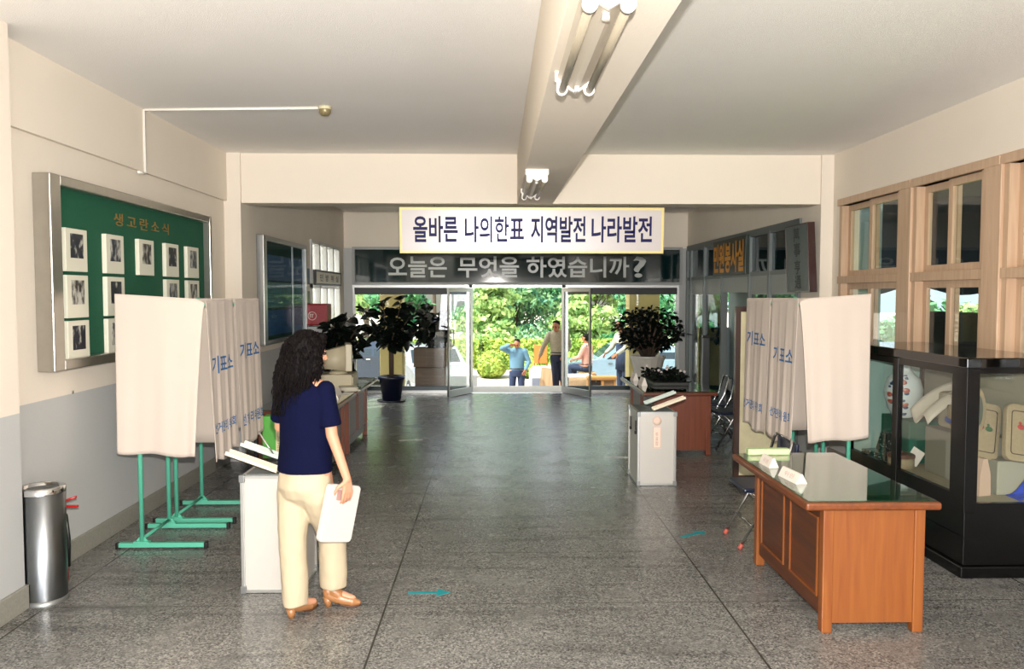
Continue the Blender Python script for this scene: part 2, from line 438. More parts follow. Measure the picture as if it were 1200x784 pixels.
# entrance front: header, side lights and open glass doors
def facade_panel(n, x0, x1, extra=()):
    root = bpy.data.objects.new('window_%d' % n, None); COL.objects.link(root); root.location = ((x0 + x1) / 2, YF, 0); ORG[root.name] = Vector(root.location); root['kind'] = 'structure'
    f = MB(); frame_rect(f, 'Y', 0, x0, x1, 0, 2.08, 0.05, YF - 0.03, YF + 0.03); f.box(x0, x1, YF - 0.035, YF + 0.035, 0, 0.05)
    f.build('window_frame', M_alu, root)
    MB().box(x0 + 0.04, x1 - 0.04, YF - 0.028, YF + 0.028, 0.05, 0.13).build('kick_rail', mat('dark_rail', '3c4447', 0.4, 0.6), root)
    MB().box(x0 + 0.04, x1 - 0.04, YF - 0.06, YF + 0.03, 1.90, 2.03, 0.004).build('blind_box', mat('dark_blind_box', '1b1e20', 0.5), root)
    p = MB().box(x0 + 0.05, x1 - 0.05, YF - 0.003, YF + 0.003, 0.13, 1.92).build('pane', M_glass, root)
    return root
facade_panel(6, -2.72, -0.5)
facade_panel(7, 1.36, 3.55)
t = MB(); t.box(FXL, -2.72, YF - 0.08, YF + 0.08, 0, 2.78); t.box(3.55, FXR, YF - 0.08, YF + 0.08, 0, 2.78); struct(t, 'trim_6', mat('grey_jamb', 'a7a8a6', 0.5, 0.3))
t = MB(); t.box(-0.5, -0.43, YF - 0.05, YF + 0.05, 0, 2.08); t.box(1.29, 1.36, YF - 0.05, YF + 0.05, 0, 2.08); t.box(-2.72, 3.55, YF - 0.05, YF + 0.05, 2.03, 2.10)
struct(t, 'trim_7', M_alu)
struct(MB().box(-0.43, 1.29, YF - 0.06, YF + 0.06, 0, 0.006), 'trim_8', M_alu)
def leaf(n, hx, ex, ey, sgn):
    hy = YF - 0.05
    L = math.hypot(ex - hx, ey - hy); ang = math.atan2(ey - hy, ex - hx)
    root = bpy.data.objects.new('door_%d' % n, None); COL.objects.link(root); root.location = (hx, hy, 0); root.rotation_euler = (0, 0, ang); root['kind'] = 'structure'; ORG[root.name] = Vector((0, 0, 0))
    f = MB(); f.box(0, L, -0.02, 0.02, 0.012, 0.13); f.box(0, L, -0.02, 0.02, 1.95, 2.02); f.box(0, 0.07, -0.02, 0.02, 0.13, 1.95); f.box(L - 0.03, L, -0.015, 0.015, 0.13, 1.95)
    f.build('door_frame', M_alu, root)
    MB().box(0.07, L - 0.03, -0.005, 0.005, 0.13, 1.95).build('pane', M_glass, root)
    h = MB(); h.tube([(L - 0.12, 0.0, 0.95), (L - 0.12, 0.05, 0.95), (L - 0.12, 0.05, 1.25), (L - 0.12, 0.0, 1.25)], 0.011); h.build('door_handle', M_steel, root)
leaf(1, -0.44, -0.86, 14.58, 1)
leaf(2, 1.30, 1.755, 14.55, -1)

# right-hand office partition
M_dark = mat('dark_office', '24312f', 0.7)
root = bpy.data.objects.new('window_8', None); COL.objects.link(root); root.location = (FXR, 12.4, 0); ORG[root.name] = Vector(root.location); root['kind'] = 'structure'
f = MB()
f.box(FXR - 0.03, FXR + 0.05, 9.6, 15.27, 2.72, 2.82); f.box(FXR - 0.03, FXR + 0.05, 9.6, 15.27, 2.16, 2.22)
for y in (9.6, 10.62, 11.45, 12.85, 13.95, 14.9, 15.2): f.box(FXR - 0.04, FXR + 0.06, y, y + 0.07, 0, 2.75)
for (a, c) in ((9.6, 11.45), (12.92, 15.27)): f.box(FXR - 0.03, FXR + 0.05, a, c, 0, 0.12)
f.build('window_frame', mat('partition_metal', '767d7c', 0.5, 0.6), root)
for (a, c) in ((9.67, 10.62), (10.69, 11.45), (11.52, 12.85), (12.92, 13.95), (14.02, 14.9), (14.97, 15.2)):
    MB().box(FXR + 0.0, FXR + 0.006, a, c, 2.22, 2.72).build('pane', M_glassd, root)
    if a < 11.5 or a > 12.8: MB().box(FXR + 0.0, FXR + 0.006, a, c, 0.12, 1.9).build('pane', M_glassd, root)
for (a, c) in ((9.67, 10.62), (10.69, 11.45), (12.92, 13.95), (14.02, 14.9)):
    MB().box(FXR - 0.012, FXR + 0.012, a, c, 1.9, 2.16).build('spandrel_panel', mat('grey_spandrel', '8f9492', 0.45, 0.2), root)
MB().box(FXR - 0.02, FXR + 0.03, 11.52, 12.85, 1.93, 2.16).build('spandrel_panel', mat('grey_spandrel', '8f9492', 0.45, 0.2), root)
o = MB(); o.box(4.6, 4.7, 9.7, 15.6, 0, 3.4); o.box(RX + 0.2, 4.7, 9.62, 9.7, 0, 3.4); o.box(FXR + 0.2, 4.6, 15.5, 15.6, 0, 1.25); o.box(FXR + 0.2, 4.6, 15.5, 15.6, 2.1, 3.4)
struct(o, 'wall_office', mat('office_wall', '7d8c8c', 0.8))
struct(MB().box(FXR + 0.2, 4.7, 9.62, 15.6, 3.4, 3.5), 'trim_9', mat('office_ceiling', '9aa3a2', 0.9))
struct(MB().box(RX + 0.4, 4.6, 9.7, 15.5, -0.1, 0), 'trim_10', M_floor)
# left office door, metal and glass, daylight behind it
root = bpy.data.objects.new('window_9', None); COL.objects.link(root); root.location = (FXL, 13.6, 1.0); ORG[root.name] = Vector(root.location); root['kind'] = 'structure'
f = MB(); frame_rect(f, 'X', 0, 12.5, 14.75, 1.0, 2.76, 0.06, FXL - 0.12, FXL + 0.03)
for y in (13.05, 13.6, 14.15): f.box(FXL - 0.1, FXL + 0.03, y, y + 0.08, 1.0, 2.74)
f.box(FXL - 0.1, FXL + 0.03, 12.5, 14.75, 2.0, 2.07)
f.build('window_frame', M_alu, root)
for (a, c) in ((12.56, 13.05), (13.13, 13.6), (13.68, 14.15), (14.23, 14.69)):
    for (z0, z1) in ((1.06, 2.0), (2.07, 2.70)):
        MB().box(FXL - 0.05, FXL - 0.044, a, c, z0, z1).build('pane', M_glass, root)

# ------------------------------------------------------------------ left wall: notice boards
M_green = mat('green_felt', '0d5238', 0.9, var=0.12, vscale=40)
def photo_mat(i):
    """black-and-white print: pale paper, dark figures in the middle"""
    m = mat('print_%d' % i, 'd9d3c2', 0.45)
    nt = m.node_tree; N = nt.nodes; L = nt.links; b = N['Principled BSDF']; tc = N['Texture Coordinate']
    mp = N.new('ShaderNodeMapping'); mp.inputs['Location'].default_value = (i * 3.1, i * 1.7, i * 0.9); mp.inputs['Scale'].default_value = (1, 16, 9)
    L.new(tc.outputs['Object'], mp.inputs['Vector'])
    nz = N.new('ShaderNodeTexNoise'); nz.inputs['Scale'].default_value = 1.4; nz.inputs['Detail'].default_value = 5; L.new(mp.outputs[0], nz.inputs['Vector'])
    cr = N.new('ShaderNodeValToRGB'); e = cr.color_ramp.elements
    e[0].position = 0.42 if i % 3 else 0.56; e[0].color = (*lin(('23262e', '2a2f3c', '302a28')[i % 3]), 1); e[1].position = 0.62 if i % 3 else 0.7; e[1].color = (*lin('b9b8ae'), 1)
    L.new(nz.outputs[0], cr.inputs[0]); L.new(cr.outputs[0], b.inputs['Base Color'])
    return m
BX = LX + 0.11
board = thing('notice_board', (LX, 6.2, 1.38), 'large green notice board in broad steel frame holding pale photo panels', 'notice board')
BY0, BY1, BZ0, BZ1 = 5.32, 8.30, 1.385, 2.70
MB().box(LX, LX + 0.05, BY0 + 0.05, BY1 - 0.05, BZ0 + 0.05, BZ1 - 0.05).build('felt_panel', M_green, board)
f = MB()
for (a, c, z0, z1) in ((BY0, BY0 + 0.13, BZ0, BZ1), (BY1 - 0.05, BY1, BZ0, BZ1), (BY0 + 0.13, BY1 - 0.05, BZ0, BZ0 + 0.07), (BY0 + 0.13, BY1 - 0.05, BZ1 - 0.07, BZ1)):
    f.box(LX, LX + 0.12, a, c, z0, z1, 0.008)
f.build('frame', mat('board_steel', 'b3b0a8', 0.3, 0.95, var=0.1, vscale=14), board)
tb = text_bm('생고란소식', 0.10, 1.05, bold=0.01, extrude=0.02, spacing=1.5)
Mtx = Matrix(((0, 0, 1, LX + 0.055), (1, 0, 0, 6.32), (0, 1, 0, 2.44), (0, 0, 0, 1)))
MB().merge(tb, Mtx).build('lettering', mat('gold_letters', 'b08d4a', 0.35, 0.7), board)
# photo panels
M_mount = mat('cream_mount', 'd8d6c4', 0.5); M_medge = mat('yellow_mount_edge', 'd8d49a', 0.5)
rows = ('top', 'middle', 'bottom'); cols = ('first', 'second', 'third', 'fourth', 'fifth')
cy = [5.70, 6.27, 6.83, 7.37, 7.87]; rz = [2.23, 1.86, 1.55]
k = 0
for r in range(3):
    for c in range(5):
        if (r == 1 and c == 2) or (r == 2 and c > 1): continue
        y, z = cy[c], (2.21, 1.885, 1.565)[r]
        t = thing('photo_panel', (LX + 0.05, y, z), 'cream mounted photo, %s from left in %s row of large green board' % (cols[c], rows[r]), 'photo', 'photo panels on the green board')
        MB().box(LX + 0.05, LX + 0.085, y - 0.145, y + 0.145, z - 0.15, z + 0.15, 0.004).build('mount', M_mount, t)
        hh = 0.085
        MB().box(LX + 0.085, LX + 0.087, y - 0.085, y + 0.085, z - hh + 0.03, z + hh + 0.03).build('photograph', photo_mat(k), t)
        k += 1
# second board
b2 = thing('notice_board', (FXL, 10.8, 1.28), 'smaller dark green glazed notice board in a steel frame on the far left wall', 'notice board')
MB().box(FXL, FXL + 0.04, 9.78, 11.87, 1.32, 2.58).build('felt_panel', mat('dark_green_felt', '0b3527', 0.8), b2)
f = MB()
for (a, c, z0, z1) in ((9.68, 9.82, 1.28, 2.62), (11.83, 11.9, 1.28, 2.62), (9.82, 11.83, 1.28, 1.33), (9.82, 11.83, 2.56, 2.62)): f.box(FXL, FXL + 0.1, a, c, z0, z1, 0.006)
f.box(FXL + 0.05, FXL + 0.07, 11.18, 11.21, 1.33, 2.56)
f.build('frame', M_alu, b2)
MB().box(FXL + 0.075, FXL + 0.081, 9.82, 11.83, 1.33, 2.56).build('glass_door', glass('dusty_glass', (0.9, 0.93, 0.95), 0.15), b2)
for r in range(3):
    for c in range(2):
        y0 = (10.0, 11.24)[c]; y1 = (11.15, 11.78)[c]; z1 = 2.40 - r * 0.35
        mm = mat('blue_sheet_%d' % r, ('1f4a70', '2c6b68', '234f78')[r], 0.6, var=0.5, vscale=14)
        solo(MB().box(FXL + 0.04, FXL + 0.046, y0, y1, z1 - 0.32, z1), 'poster', mm, 'dark blue printed sheet in the smaller glazed board, %s row, %s column' % (rows[r], ('near', 'far')[c]), 'poster', 'sheets on the smaller notice board', loc=(FXL + 0.04, y0, z1))
# conduit and detector
cd = MB(); cd.tube([(LX + 0.045, 6.93, 2.93), (LX + 0.045, 6.93, CZ - 0.01), (LX + 0.06, 6.93, CZ - 0.012), (-1.44, 6.83, CZ - 0.012)], 0.012, n=6); cd.tube([(LX + 0.045, 6.93, 2.93), (LX + 0.045, 6.8, 2.925)], 0.012, n=6)
solo(cd, 'cable_conduit', mat('white_conduit', 'e8e4da', 0.5), 'thin white cable conduit running up the left wall and along the ceiling', 'conduit', loc=(LX + 0.045, 6.93, 2.93))
d = thing('smoke_detector', (-1.43, 6.83, CZ), 'small round cream detector at the end of the ceiling conduit', 'detector')
MB().lathe([(0, 0), (0.055, 0), (0.055, -0.025), (0, -0.025)], (-1.43, 6.83, CZ), 20).build('base', mat('cream_plastic', 'cfc7a6', 0.5), d)
MB().lathe([(0.05, -0.025), (0.05, -0.05), (0.03, -0.075), (0, -0.08)], (-1.43, 6.83, CZ), 20).build('sensor_head', mat('dull_brass', '8c7f5c', 0.4, 0.3), d)
hp = MB().tube([(-2.3, 10.2, CZ - 0.002), (-2.3, 10.2, 2.86)], 0.008, n=6)
# ceiling fixtures
M_tube = mat('unlit_tube', '8f8674', 0.35); M_fixw = mat('white_enamel', 'd6d1c8', 0.4)
def fixture(xc, y0, y1, zt, label):
    t = thing('ceiling_light', (xc, (y0 + y1) / 2, zt), label, 'ceiling light', 'twin tube lights under the long beam')
    s = MB(); s.prism([(-0.05, zt), (0.05, zt), (0.085, zt - 0.03), (0.012, zt - 0.085), (-0.012, zt - 0.085), (-0.085, zt - 0.03)], y0, y1, Matrix(((1, 0, 0, xc), (0, 0, 1, 0), (0, 1, 0, 0), (0, 0, 0, 1))))
    s.build('reflector', mat('reflector_enamel', 'c9bfae', 0.4), t)
    for e in (y0, y1):
        d = 0.022
        h = MB()
        h.prism([(-0.095, zt), (0.095, zt), (0.095, zt - 0.045), (0.0, zt - 0.10), (-0.095, zt - 0.045)], e - d / 2, e + d / 2, Matrix(((1, 0, 0, xc), (0, 0, 1, 0), (0, 1, 0, 0), (0, 0, 0, 1))))
        for sx in (-0.062, 0.062):
            h.cyl((xc + sx, e - 0.014, zt - 0.085), (xc + sx, e + 0.014, zt - 0.085), 0.026, n=18); h.box(xc + sx - 0.025, xc + sx + 0.025, e - 0.0125, e + 0.0125, zt - 0.085, zt - 0.02)
        h.build('lamp_holder', M_fixw, t)
        MB().cyl((xc, e + (0.07 if e == y0 else -0.07), zt - 0.085), (xc, e + (0.07 if e == y0 else -0.07), zt - 0.11), 0.013, n=12).build('starter', M_fixw, t)
    for sx in (-0.062, 0.062): MB().cyl((xc + sx, y0, zt - 0.088), (xc + sx, y1, zt - 0.088), 0.0165, n=16).build('fluorescent_tube', M_tube, t)
fixture(0.37, 2.62, 3.70, 2.92, 'nearest twin tube light, unlit, fixed under the long ceiling beam')
fixture(0.345, 6.55, 7.75, 2.92, 'farther twin tube light, unlit, under the beam just above the white banner')

# ------------------------------------------------------------------ banner, header sign and other signs
bt = math.radians(3.9)
BNY = YB + 0.12
bn = thing('banner', (0.55, BNY, 2.40), 'long white banner with yellow border and navy lettering under the cross beam', 'banner')
Rb = Matrix.Translation((0, BNY, 2.895)) @ Matrix.Rotation(bt, 4, 'X')   # hangs from its top edge, face tipped slightly down
bx0 = (469 - 580) / FPX * BNY; bx1 = (778 - 580) / FPX * BNY
MB().box(bx0, bx1, -0.012, 0.012, -0.525, 0, 0.003, Rb).build('panel', mat('yellow_border', 'ecd98e', 0.35), bn)
MB().box(bx0 + 0.03, bx1 - 0.03, -0.0145, -0.012, -0.495, -0.03, M=Rb).build('face', mat('banner_white', 'd0c9c6', 0.2), bn)
words = [('올바른', 485, 537), ('나의한표', 545, 614), ('지역발전', 622, 686), ('나라발전', 693, 764)]
for wd, a, c in words:
    xa = (a - 580) / FPX * BNY; xc = (c - 580) / FPX * BNY
    tb = text_bm(wd, 0.30, xc - xa, bold=0.022)
    MB().merge(tb, Rb @ Matrix(((1, 0, 0, xa), (0, 0, -1, -0.0155), (0, 1, 0, -0.40), (0, 0, 0, 1)))).build('lettering', mat('navy_letters', '0f0e4c', 0.5, spec=0.2), bn, normals=False)
for x in (bx0 + 0.4, bx1 - 0.4): MB().tube([(x, BNY, 2.93), (x, BNY, 2.89)], 0.004, n=6).build('hanging_wire', M_steel, bn)
# header board
SY = YF - 0.10
sg = thing('header_sign', (0.4, SY, 2.1), 'long dark green header board with white Korean question lettering above the glass doors', 'sign')
sx0 = (418 - 580) / FPX * SY; sx1 = (796 - 580) / FPX * SY
MB().box(sx0, sx1, SY - 0.02, SY + 0.06, 2.11, 2.76).build('panel', mat('dark_green_gloss', '0a2222', 0.07, var=0.1, vscale=2), sg)
f = MB(); frame_rect(f, 'Y', 0, sx0 - 0.06, sx1 + 0.06, 2.08, 2.80, 0.05, SY - 0.04, SY + 0.06); f.build('frame', mat('matt_metal', '9b9d9b', 0.6, 0.2), sg)
for wd, a, c in [('오늘은', 456, 524), ('무엇을', 537, 608), ('하였습니까', 617, 737), ('?', 742, 757)]:
    xa = (a - 580) / FPX * SY; xc = (c - 580) / FPX * SY
    tb = text_bm(wd, 0.40, xc - xa, bold=0.018, extrude=0.02)
    MB().merge(tb, Matrix(((1, 0, 0, xa), (0, 0, -1, SY - 0.025), (0, 1, 0, 2.22), (0, 0, 0, 1)))).build('lettering', mat('pale_letters', 'b9bdb8', 0.35), sg, normals=False)
# office sign on the right partition
os_ = thing('office_sign', (FXR - 0.06, 12.2, 2.2), 'dark green office sign with orange Korean letters above the right doorway', 'sign')
MB().box(FXR - 0.10, FXR - 0.04, 11.45, 13.15, 2.19, 2.76, 0.006).build('panel', mat('sign_green_black', '1b2a20', 0.35), os_)
tb = text_bm('민원봉사실', 0.47, 1.58, bold=0.03)
MB().merge(tb, Matrix(((0, 0, -1, FXR - 0.103), (-1, 0, 0, 13.10), (0, 1, 0, 2.235), (0, 0, 0, 1)))).build('lettering', mat('orange_letters', 'd8962e', 0.5), os_, normals=False)
# calligraphy frame on the right pilaster
cf = thing('picture_frame', (FXR, 9.35, 1.93), 'deep framed calligraphy picture with brown sides hung on the right pilaster', 'picture')
Rc = Matrix.Translation((FXR - 0.02, 0, 1.93)) @ Matrix.Rotation(math.radians(-3), 4, 'Y')
f = MB(); 
for (a, c, z0, z1) in ((9.06, 9.075, 0, 0.80), (9.745, 9.76, 0, 0.80), (9.075, 9.745, 0, 0.015), (9.075, 9.745, 0.785, 0.80)): f.box(-0.09, 0.0, a, c, z0, z1, 0.002, Rc)
f.build('frame', wood('red_brown_frame', '2e120f', '3b1915', 0.35, 'Z'), cf)
MB().box(-0.085, -0.01, 9.073, 9.747, 0.013, 0.787, M=Rc).build('picture', mat('grey_silk', '55605f', 0.5, var=0.2, vscale=10), cf)
tb = text_bm('萬\n事', 0.34, 0.2, bold=0.02); tb2 = text_bm('亨\n通', 0.34, 0.2, bold=0.02)
for i, q in enumerate((tb, tb2)): MB().merge(q, Rc @ Matrix(((0, 0, -1, -0.0865), (-1, 0, 0, 9.5), (0, 1, 0, 0.42 - 0.38 * i), (0, 0, 0, 1)))).build('brush_writing', mat('ink', '2c3334', 0.6), cf, normals=False)

# hydrant box, metal cabinet, door strip sign, small wall plates
M_red = mat('signal_red', '8f1420', 0.35, coat=0.3)
hb = thing('alarm_box', (-2.7, 11.95, 1.43), 'red alarm box with a white ring emblem beside the smaller notice board', 'alarm box')
MB().box(FXL + 0.002, -2.50, 11.92, 12.25, 1.44, 1.76, 0.02).build('body', M_red, hb)
rg = MB(); rg.tube([(-2.72 + 0.06 * math.cos(a * PI / 12), 11.915, 1.58 + 0.06 * math.sin(a * PI / 12)) for a in range(25)], 0.005, n=6); rg.box(-2.752, -2.742, 11.912, 11.92, 1.555, 1.61); rg.box(-2.735, -2.70, 11.912, 11.92, 1.598, 1.608); rg.box(-2.722, -2.713, 11.912, 11.92, 1.555, 1.60)
rg.build('ring_emblem', mat('emblem_white', 'ddd6d0', 0.5), hb)
gc = thing('metal_cabinet', (-2.68, 12.1, 0), 'tall pale grey metal cabinet standing below the red alarm box', 'cabinet')
M_greym = mat('grey_enamel', 'a3a6a4', 0.45)
MB().box(FXL + 0.03, -2.48, 11.93, 12.45, 0, 1.42, 0.006).build('body', M_greym, gc)
dr = MB().box(-2.48, -2.465, 11.95, 12.43, 0.06, 1.39, 0.003).build('door', M_greym, gc)
MB().box(-2.465, -2.45, 12.36, 12.39, 0.7, 0.82, 0.003).build('handle', M_chrome, dr)
ds = thing('door_sign', (FXL + 0.06, 13.5, 2.08), 'white strip sign across the left office window', 'sign')
MB().box(FXL + 0.04, FXL + 0.08, 12.6, 14.55, 2.08, 2.26).build('panel', mat('sign_white', 'e6e1cf', 0.4), ds)
f = MB(); frame_rect(f, 'X', 0, 12.55, 14.6, 2.05, 2.29, 0.03, FXL + 0.035, FXL + 0.085); f.build('frame', M_blackp, ds)
for i, ch in enumerate('민방위실'): MB().merge(text_bm(ch, 0.11, 0.22, bold=0.01), Matrix(((0, 0, 1, FXL + 0.082), (1, 0, 0, 12.85 + i * 0.42), (0, 1, 0, 2.115), (0, 0, 0, 1)))).build('lettering', mat('dark_print', '2f3038', 0.6), ds, normals=False)
for i, (z0, z1, c, lb) in enumerate(((2.06, 2.30, '2e4f63', 'small blue plate topmost beside the left office window'), (1.98, 2.05, 'd2c9ae', 'narrow cream plate, middle of three beside the left office window'), (1.72, 1.95, '6f7a5a', 'small picture plate lowest of the plates beside the left office window'))):
    solo(MB().box(FXL, FXL + 0.015, 12.02, 12.42, z0, z1, 0.003), 'wall_plate', mat('plate_%d' % i, c, 0.4, var=0.25, vscale=9), lb, 'wall plate', 'plates on the far left wall', loc=(FXL, 12.0, z0))
solo(MB().lathe([(0, 0), (0.012, 0), (0.012, 0.006), (0, 0.008)], n=12, M=Matrix.Translation((LX, 5.75, 1.2)) @ Matrix.Rotation(PI / 2, 4, 'Y')), 'wall_peg', M_chrome, 'tiny shiny peg on the grey dado of the left wall', 'peg', loc=(LX, 5.75, 1.2))

# ------------------------------------------------------------------ bin and extinguisher
bc = (-2.80, 4.93); br = 0.128
t = thing('ash_bin', (*bc, 0), 'tall stainless steel cylinder bin by the left wall pilaster', 'bin')
MB().lathe([(br, 0.0), (br, 0.70), (br - 0.004, 0.702), (br - 0.004, 0.0)], (*bc, 0), 48).build('body', M_steel, t)
MB().lathe([(br + 0.003, 0.68), (br + 0.003, 0.715), (br - 0.01, 0.722), (br - 0.02, 0.715), (br - 0.03, 0.70)], (*bc, 0), 48).build('rim', M_chrome, t)
MB().lathe([(br - 0.025, 0.70), (0.06, 0.695), (0.05, 0.66), (0, 0.655)], (*bc, 0), 40).build('ash_tray', mat('worn_steel', '7d8080', 0.4, 0.9), t)
MB().lathe([(br + 0.002, 0), (br + 0.002, 0.03), (br - 0.004, 0.03), (br - 0.004, 0)], (*bc, 0), 48).build('base_ring', M_darkalu, t)
ec = (-2.895, 5.22)
t = thing('fire_extinguisher', (*ec, 0), 'red fire extinguisher mostly hidden behind the steel bin', 'fire extinguisher')
MB().lathe([(0, 0), (0.075, 0.0), (0.08, 0.02), (0.08, 0.36), (0.06, 0.42), (0.025, 0.45), (0.025, 0.47), (0, 0.47)], (*ec, 0), 24).build('cylinder', mat('extinguisher_red', 'b3201f', 0.3, coat=0.3), t)
MB().lathe([(0.081, 0.13), (0.081, 0.27)], (*ec, 0), 24).build('paper_label', mat('paper_label', 'd9cfc4', 0.6), t)
h = MB(); h.box(ec[0] - 0.02, ec[0] + 0.02, ec[1] - 0.02, ec[1] + 0.02, 0.47, 0.51, 0.004); h.build('valve', M_blackp, t)
h = MB(); h.box(ec[0], ec[0] + 0.16, ec[1] - 0.012, ec[1] + 0.012, 0.505, 0.52, 0.003, Matrix.Translation((0, 0, 0))); h.tube([(ec[0], ec[1], 0.53), (ec[0] + 0.08, ec[1], 0.55), (ec[0] + 0.15, ec[1], 0.575)], 0.008)
h.build('lever', mat('extinguisher_red', 'b3201f', 0.3), t)
MB().tube([(ec[0] + 0.02, ec[1], 0.49), (ec[0] + 0.09, ec[1] - 0.02, 0.46), (ec[0] + 0.105, ec[1] - 0.02, 0.3), (ec[0] + 0.1, ec[1] - 0.02, 0.12)], 0.012).build('hose', M_blackp, t)

# ------------------------------------------------------------------ voting booths
M_cloth = mat('cream_cotton', 'c6b9ad', 0.9, var=0.03, vscale=5, bump=0.1, bscale=300, sheen=0.1)
M_teal = mat('mint_green_paint', '58b094', 0.4)
M_blue = mat('blue_print', '2c6299', 0.8)
def booth(xa, xw, y0, y1, seed, label, side_near, texts):
    """xa aisle edge, xw wall edge"""
    s = 1 if xa > xw else -1
    R = random.Random(seed)
    t = thing('voting_booth', ((xa + xw) / 2, (y0 + y1) / 2, 0), label, 'voting booth', 'curtained voting booths')
    ZT = 1.875
    xp = xw + s * 0.13
    for yy in (y0 + 0.05, y1 - 0.05):
        MB().cyl((xp, yy, 0.04), (xp, yy, ZT), 0.017, n=14).build('post', M_teal, t)
        ft = MB(); ft.box(xw - s * 0.045, xa - s * 0.05, yy - 0.017, yy + 0.017, 0.012, 0.046, 0.003); ft.box(xp - 0.055, xp + 0.055, yy - 0.02, yy + 0.02, 0.046, 0.058); ft.prism([(-0.05, 0.05), (0.05, 0.05), (0.018, 0.09), (-0.018, 0.09)], -0.006, 0.006, Matrix(((1, 0, 0, xp), (0, 0, 1, yy), (0, 1, 0, 0), (0, 0, 0, 1))))
        fo = ft.build('foot', M_teal, t)
        for xx in (xw - s * 0.05, xa - s * 0.045): MB().box(xx - 0.012, xx + 0.012, yy - 0.021, yy + 0.021, 0.0, 0.05, 0.004).build('foot_cap', M_blackp, fo)
    MB().cyl((xp, y0 + 0.05, 0.075), (xp, y1 - 0.05, 0.075), 0.012, n=10).build('stretcher', M_teal, t)
    r = MB(); zt = ZT - 0.045; c = [(xw, y0 + 0.02, zt), (xa - s * 0.03, y0 + 0.02, zt - 0.01), (xa - s * 0.03, y1 - 0.02, zt - 0.01), (xw, y1 - 0.02, zt), (xw, y0 + 0.02, zt)]
    r.tube(c, 0.011, n=8); r.build('top_rail', M_teal, t)
    ph = [R.uniform(0, 6.28) for _ in range(6)]
    def fold(u, v, n):  # u along, v 0 top..1 bottom
        a = 0.001 + 0.011 * v ** 0.8
        return a * (math.sin(u * 2 * PI * n + ph[0] + 0.5 * math.sin(u * 5 + ph[1])) * 0.6 + math.sin(u * 2 * PI * n * 0.53 + ph[2]) * 0.6 + 0.25 * math.sin(u * 2 * PI * n * 2.3 + ph[3] + 2 * v))
    def front(y, z):
        u = (y - y0) / (y1 - y0); zb = 0.655; v = min(1, max(0, (ZT - 0.015 - z) / (ZT - zb)))
        edge = max(0.0, (v - 0.15)) * 0.10
        return Vector((xa + s * (fold(u, v, 3.1) + 0.03 * v), y - edge * 0.0, z))
    def ftop(u):
        z = ZT - 0.012 - 0.018 * math.sin(PI * u) * 0 
        return z - 0.006 * (1 - min(1, u / 0.06)) ** 2 - 0.006 * (1 - min(1, (1 - u) / 0.06)) ** 2
    gap = 0.11
    ys = y0 + 0.0
    zb_f = lambda u: 0.665 - 0.02 * math.sin(u * 9 + ph[4]) - 0.03 * (1 - u)
    m = MB(); m.grid(72, 40, lambda u, v: front(ys + gap * 0.0 + u * (y1 - ys), ftop(u) * (1 - v) + zb_f(u) * v) + Vector((0, (0.05 * v if u < 0.02 else 0.05 * v * (1 - u)), 0)))
    fr = m.build('front_curtain', M_cloth, t, (('SOLIDIFY', {'thickness': 0.003, 'offset': -1.0}),))
    for body, zc, hh, wf, off in texts:
        L = MB()
        W = (y1 - y0) * wf; ya = y0 + (y1 - y0) * off
        tb = text_bm(body, hh, W, bold=0.02, spacing=1.1, sub=0.014)
        for vtx in tb.verts:
            yy = ya + vtx.co.x if s > 0 else ya + W - vtx.co.x
            z = zc + vtx.co.y; u = (yy - y0) / (y1 - y0); vv = (ftop(u) - z) / (ftop(u) - zb_f(u))
            q = front(yy, z); vtx.co = Vector((q.x + s * 0.0035, q.y + 0.05 * vv * (1 - u), z))
        L.merge(tb).build('printed_lettering', M_blue, fr, normals=False)
    if side_near:
        xs0, xs1 = xw + 0.0, xa + s * 0.0
        def side(u, v):
            xx = xs0 + (xs1 - xs0) * u
            zb = 0.735 - 0.035 * u - 0.008 * math.sin(u * 11 + ph[5])
            ztp = ZT + 0.03 - 0.04 * u - 0.03 * max(0, (u - 0.86) / 0.14) ** 2
            xx -= s * 0.085 * max(0, u - 0.75) / 0.25 * v ** 0.7     # free edge falls back from the corner
            return Vector((xx, y0 - 0.012 - fold(u * 0.9, v, 2.2) * 0.7 - 0.012 * v, ztp * (1 - v) + zb * v))
        MB().grid(60, 40, side).build('side_curtain', M_cloth, t, (('SOLIDIFY', {'thickness': 0.003, 'offset': 0.0}),))
    def far(u, v):
        return Vector((xw + (xa - xw) * u, y1 + 0.006 + 0.4 * fold(u, v, 2.2) - 0.02, (ZT - 0.01) * (1 - v) + 0.70 * v))
    MB().grid(30, 12, far).build('divider_curtain', M_cloth, t, (('SOLIDIFY', {'thickness': 0.003, 'offset': 0.0}),))
    return t
booth(-2.12, -2.77, 5.88, 6.48, 3, 'nearer curtained voting booth by the left wall, its plain side curtain facing us', True, [('기표소', 1.30, 0.135, 0.78, 0.12), ('선거관리위원회', 0.845, 0.085, 0.8, 0.12)])
booth(-2.12, -2.77, 6.53, 7.20, 11, 'second curtained voting booth by the left wall, just past the nearer one', False, [('기표소', 1.36, 0.135, 0.78, 0.10), ('선거관리위원회', 0.80, 0.10, 0.85, 0.08)])
booth(2.44, 3.02, 6.35, 6.95, 21, 'nearer curtained voting booth on the right, beside the black showcase', True, [('기표소', 1.32, 0.135, 0.78, 0.1), ('선거관리위원회', 0.84, 0.085, 0.8, 0.1)])
booth(2.44, 3.02, 7.00, 7.66, 33, 'farther curtained voting booth on the right, behind the nearer one', False, [('기표소', 1.42, 0.135, 0.78, 0.12), ('선거관리위원회', 0.82, 0.09, 0.8, 0.12)])

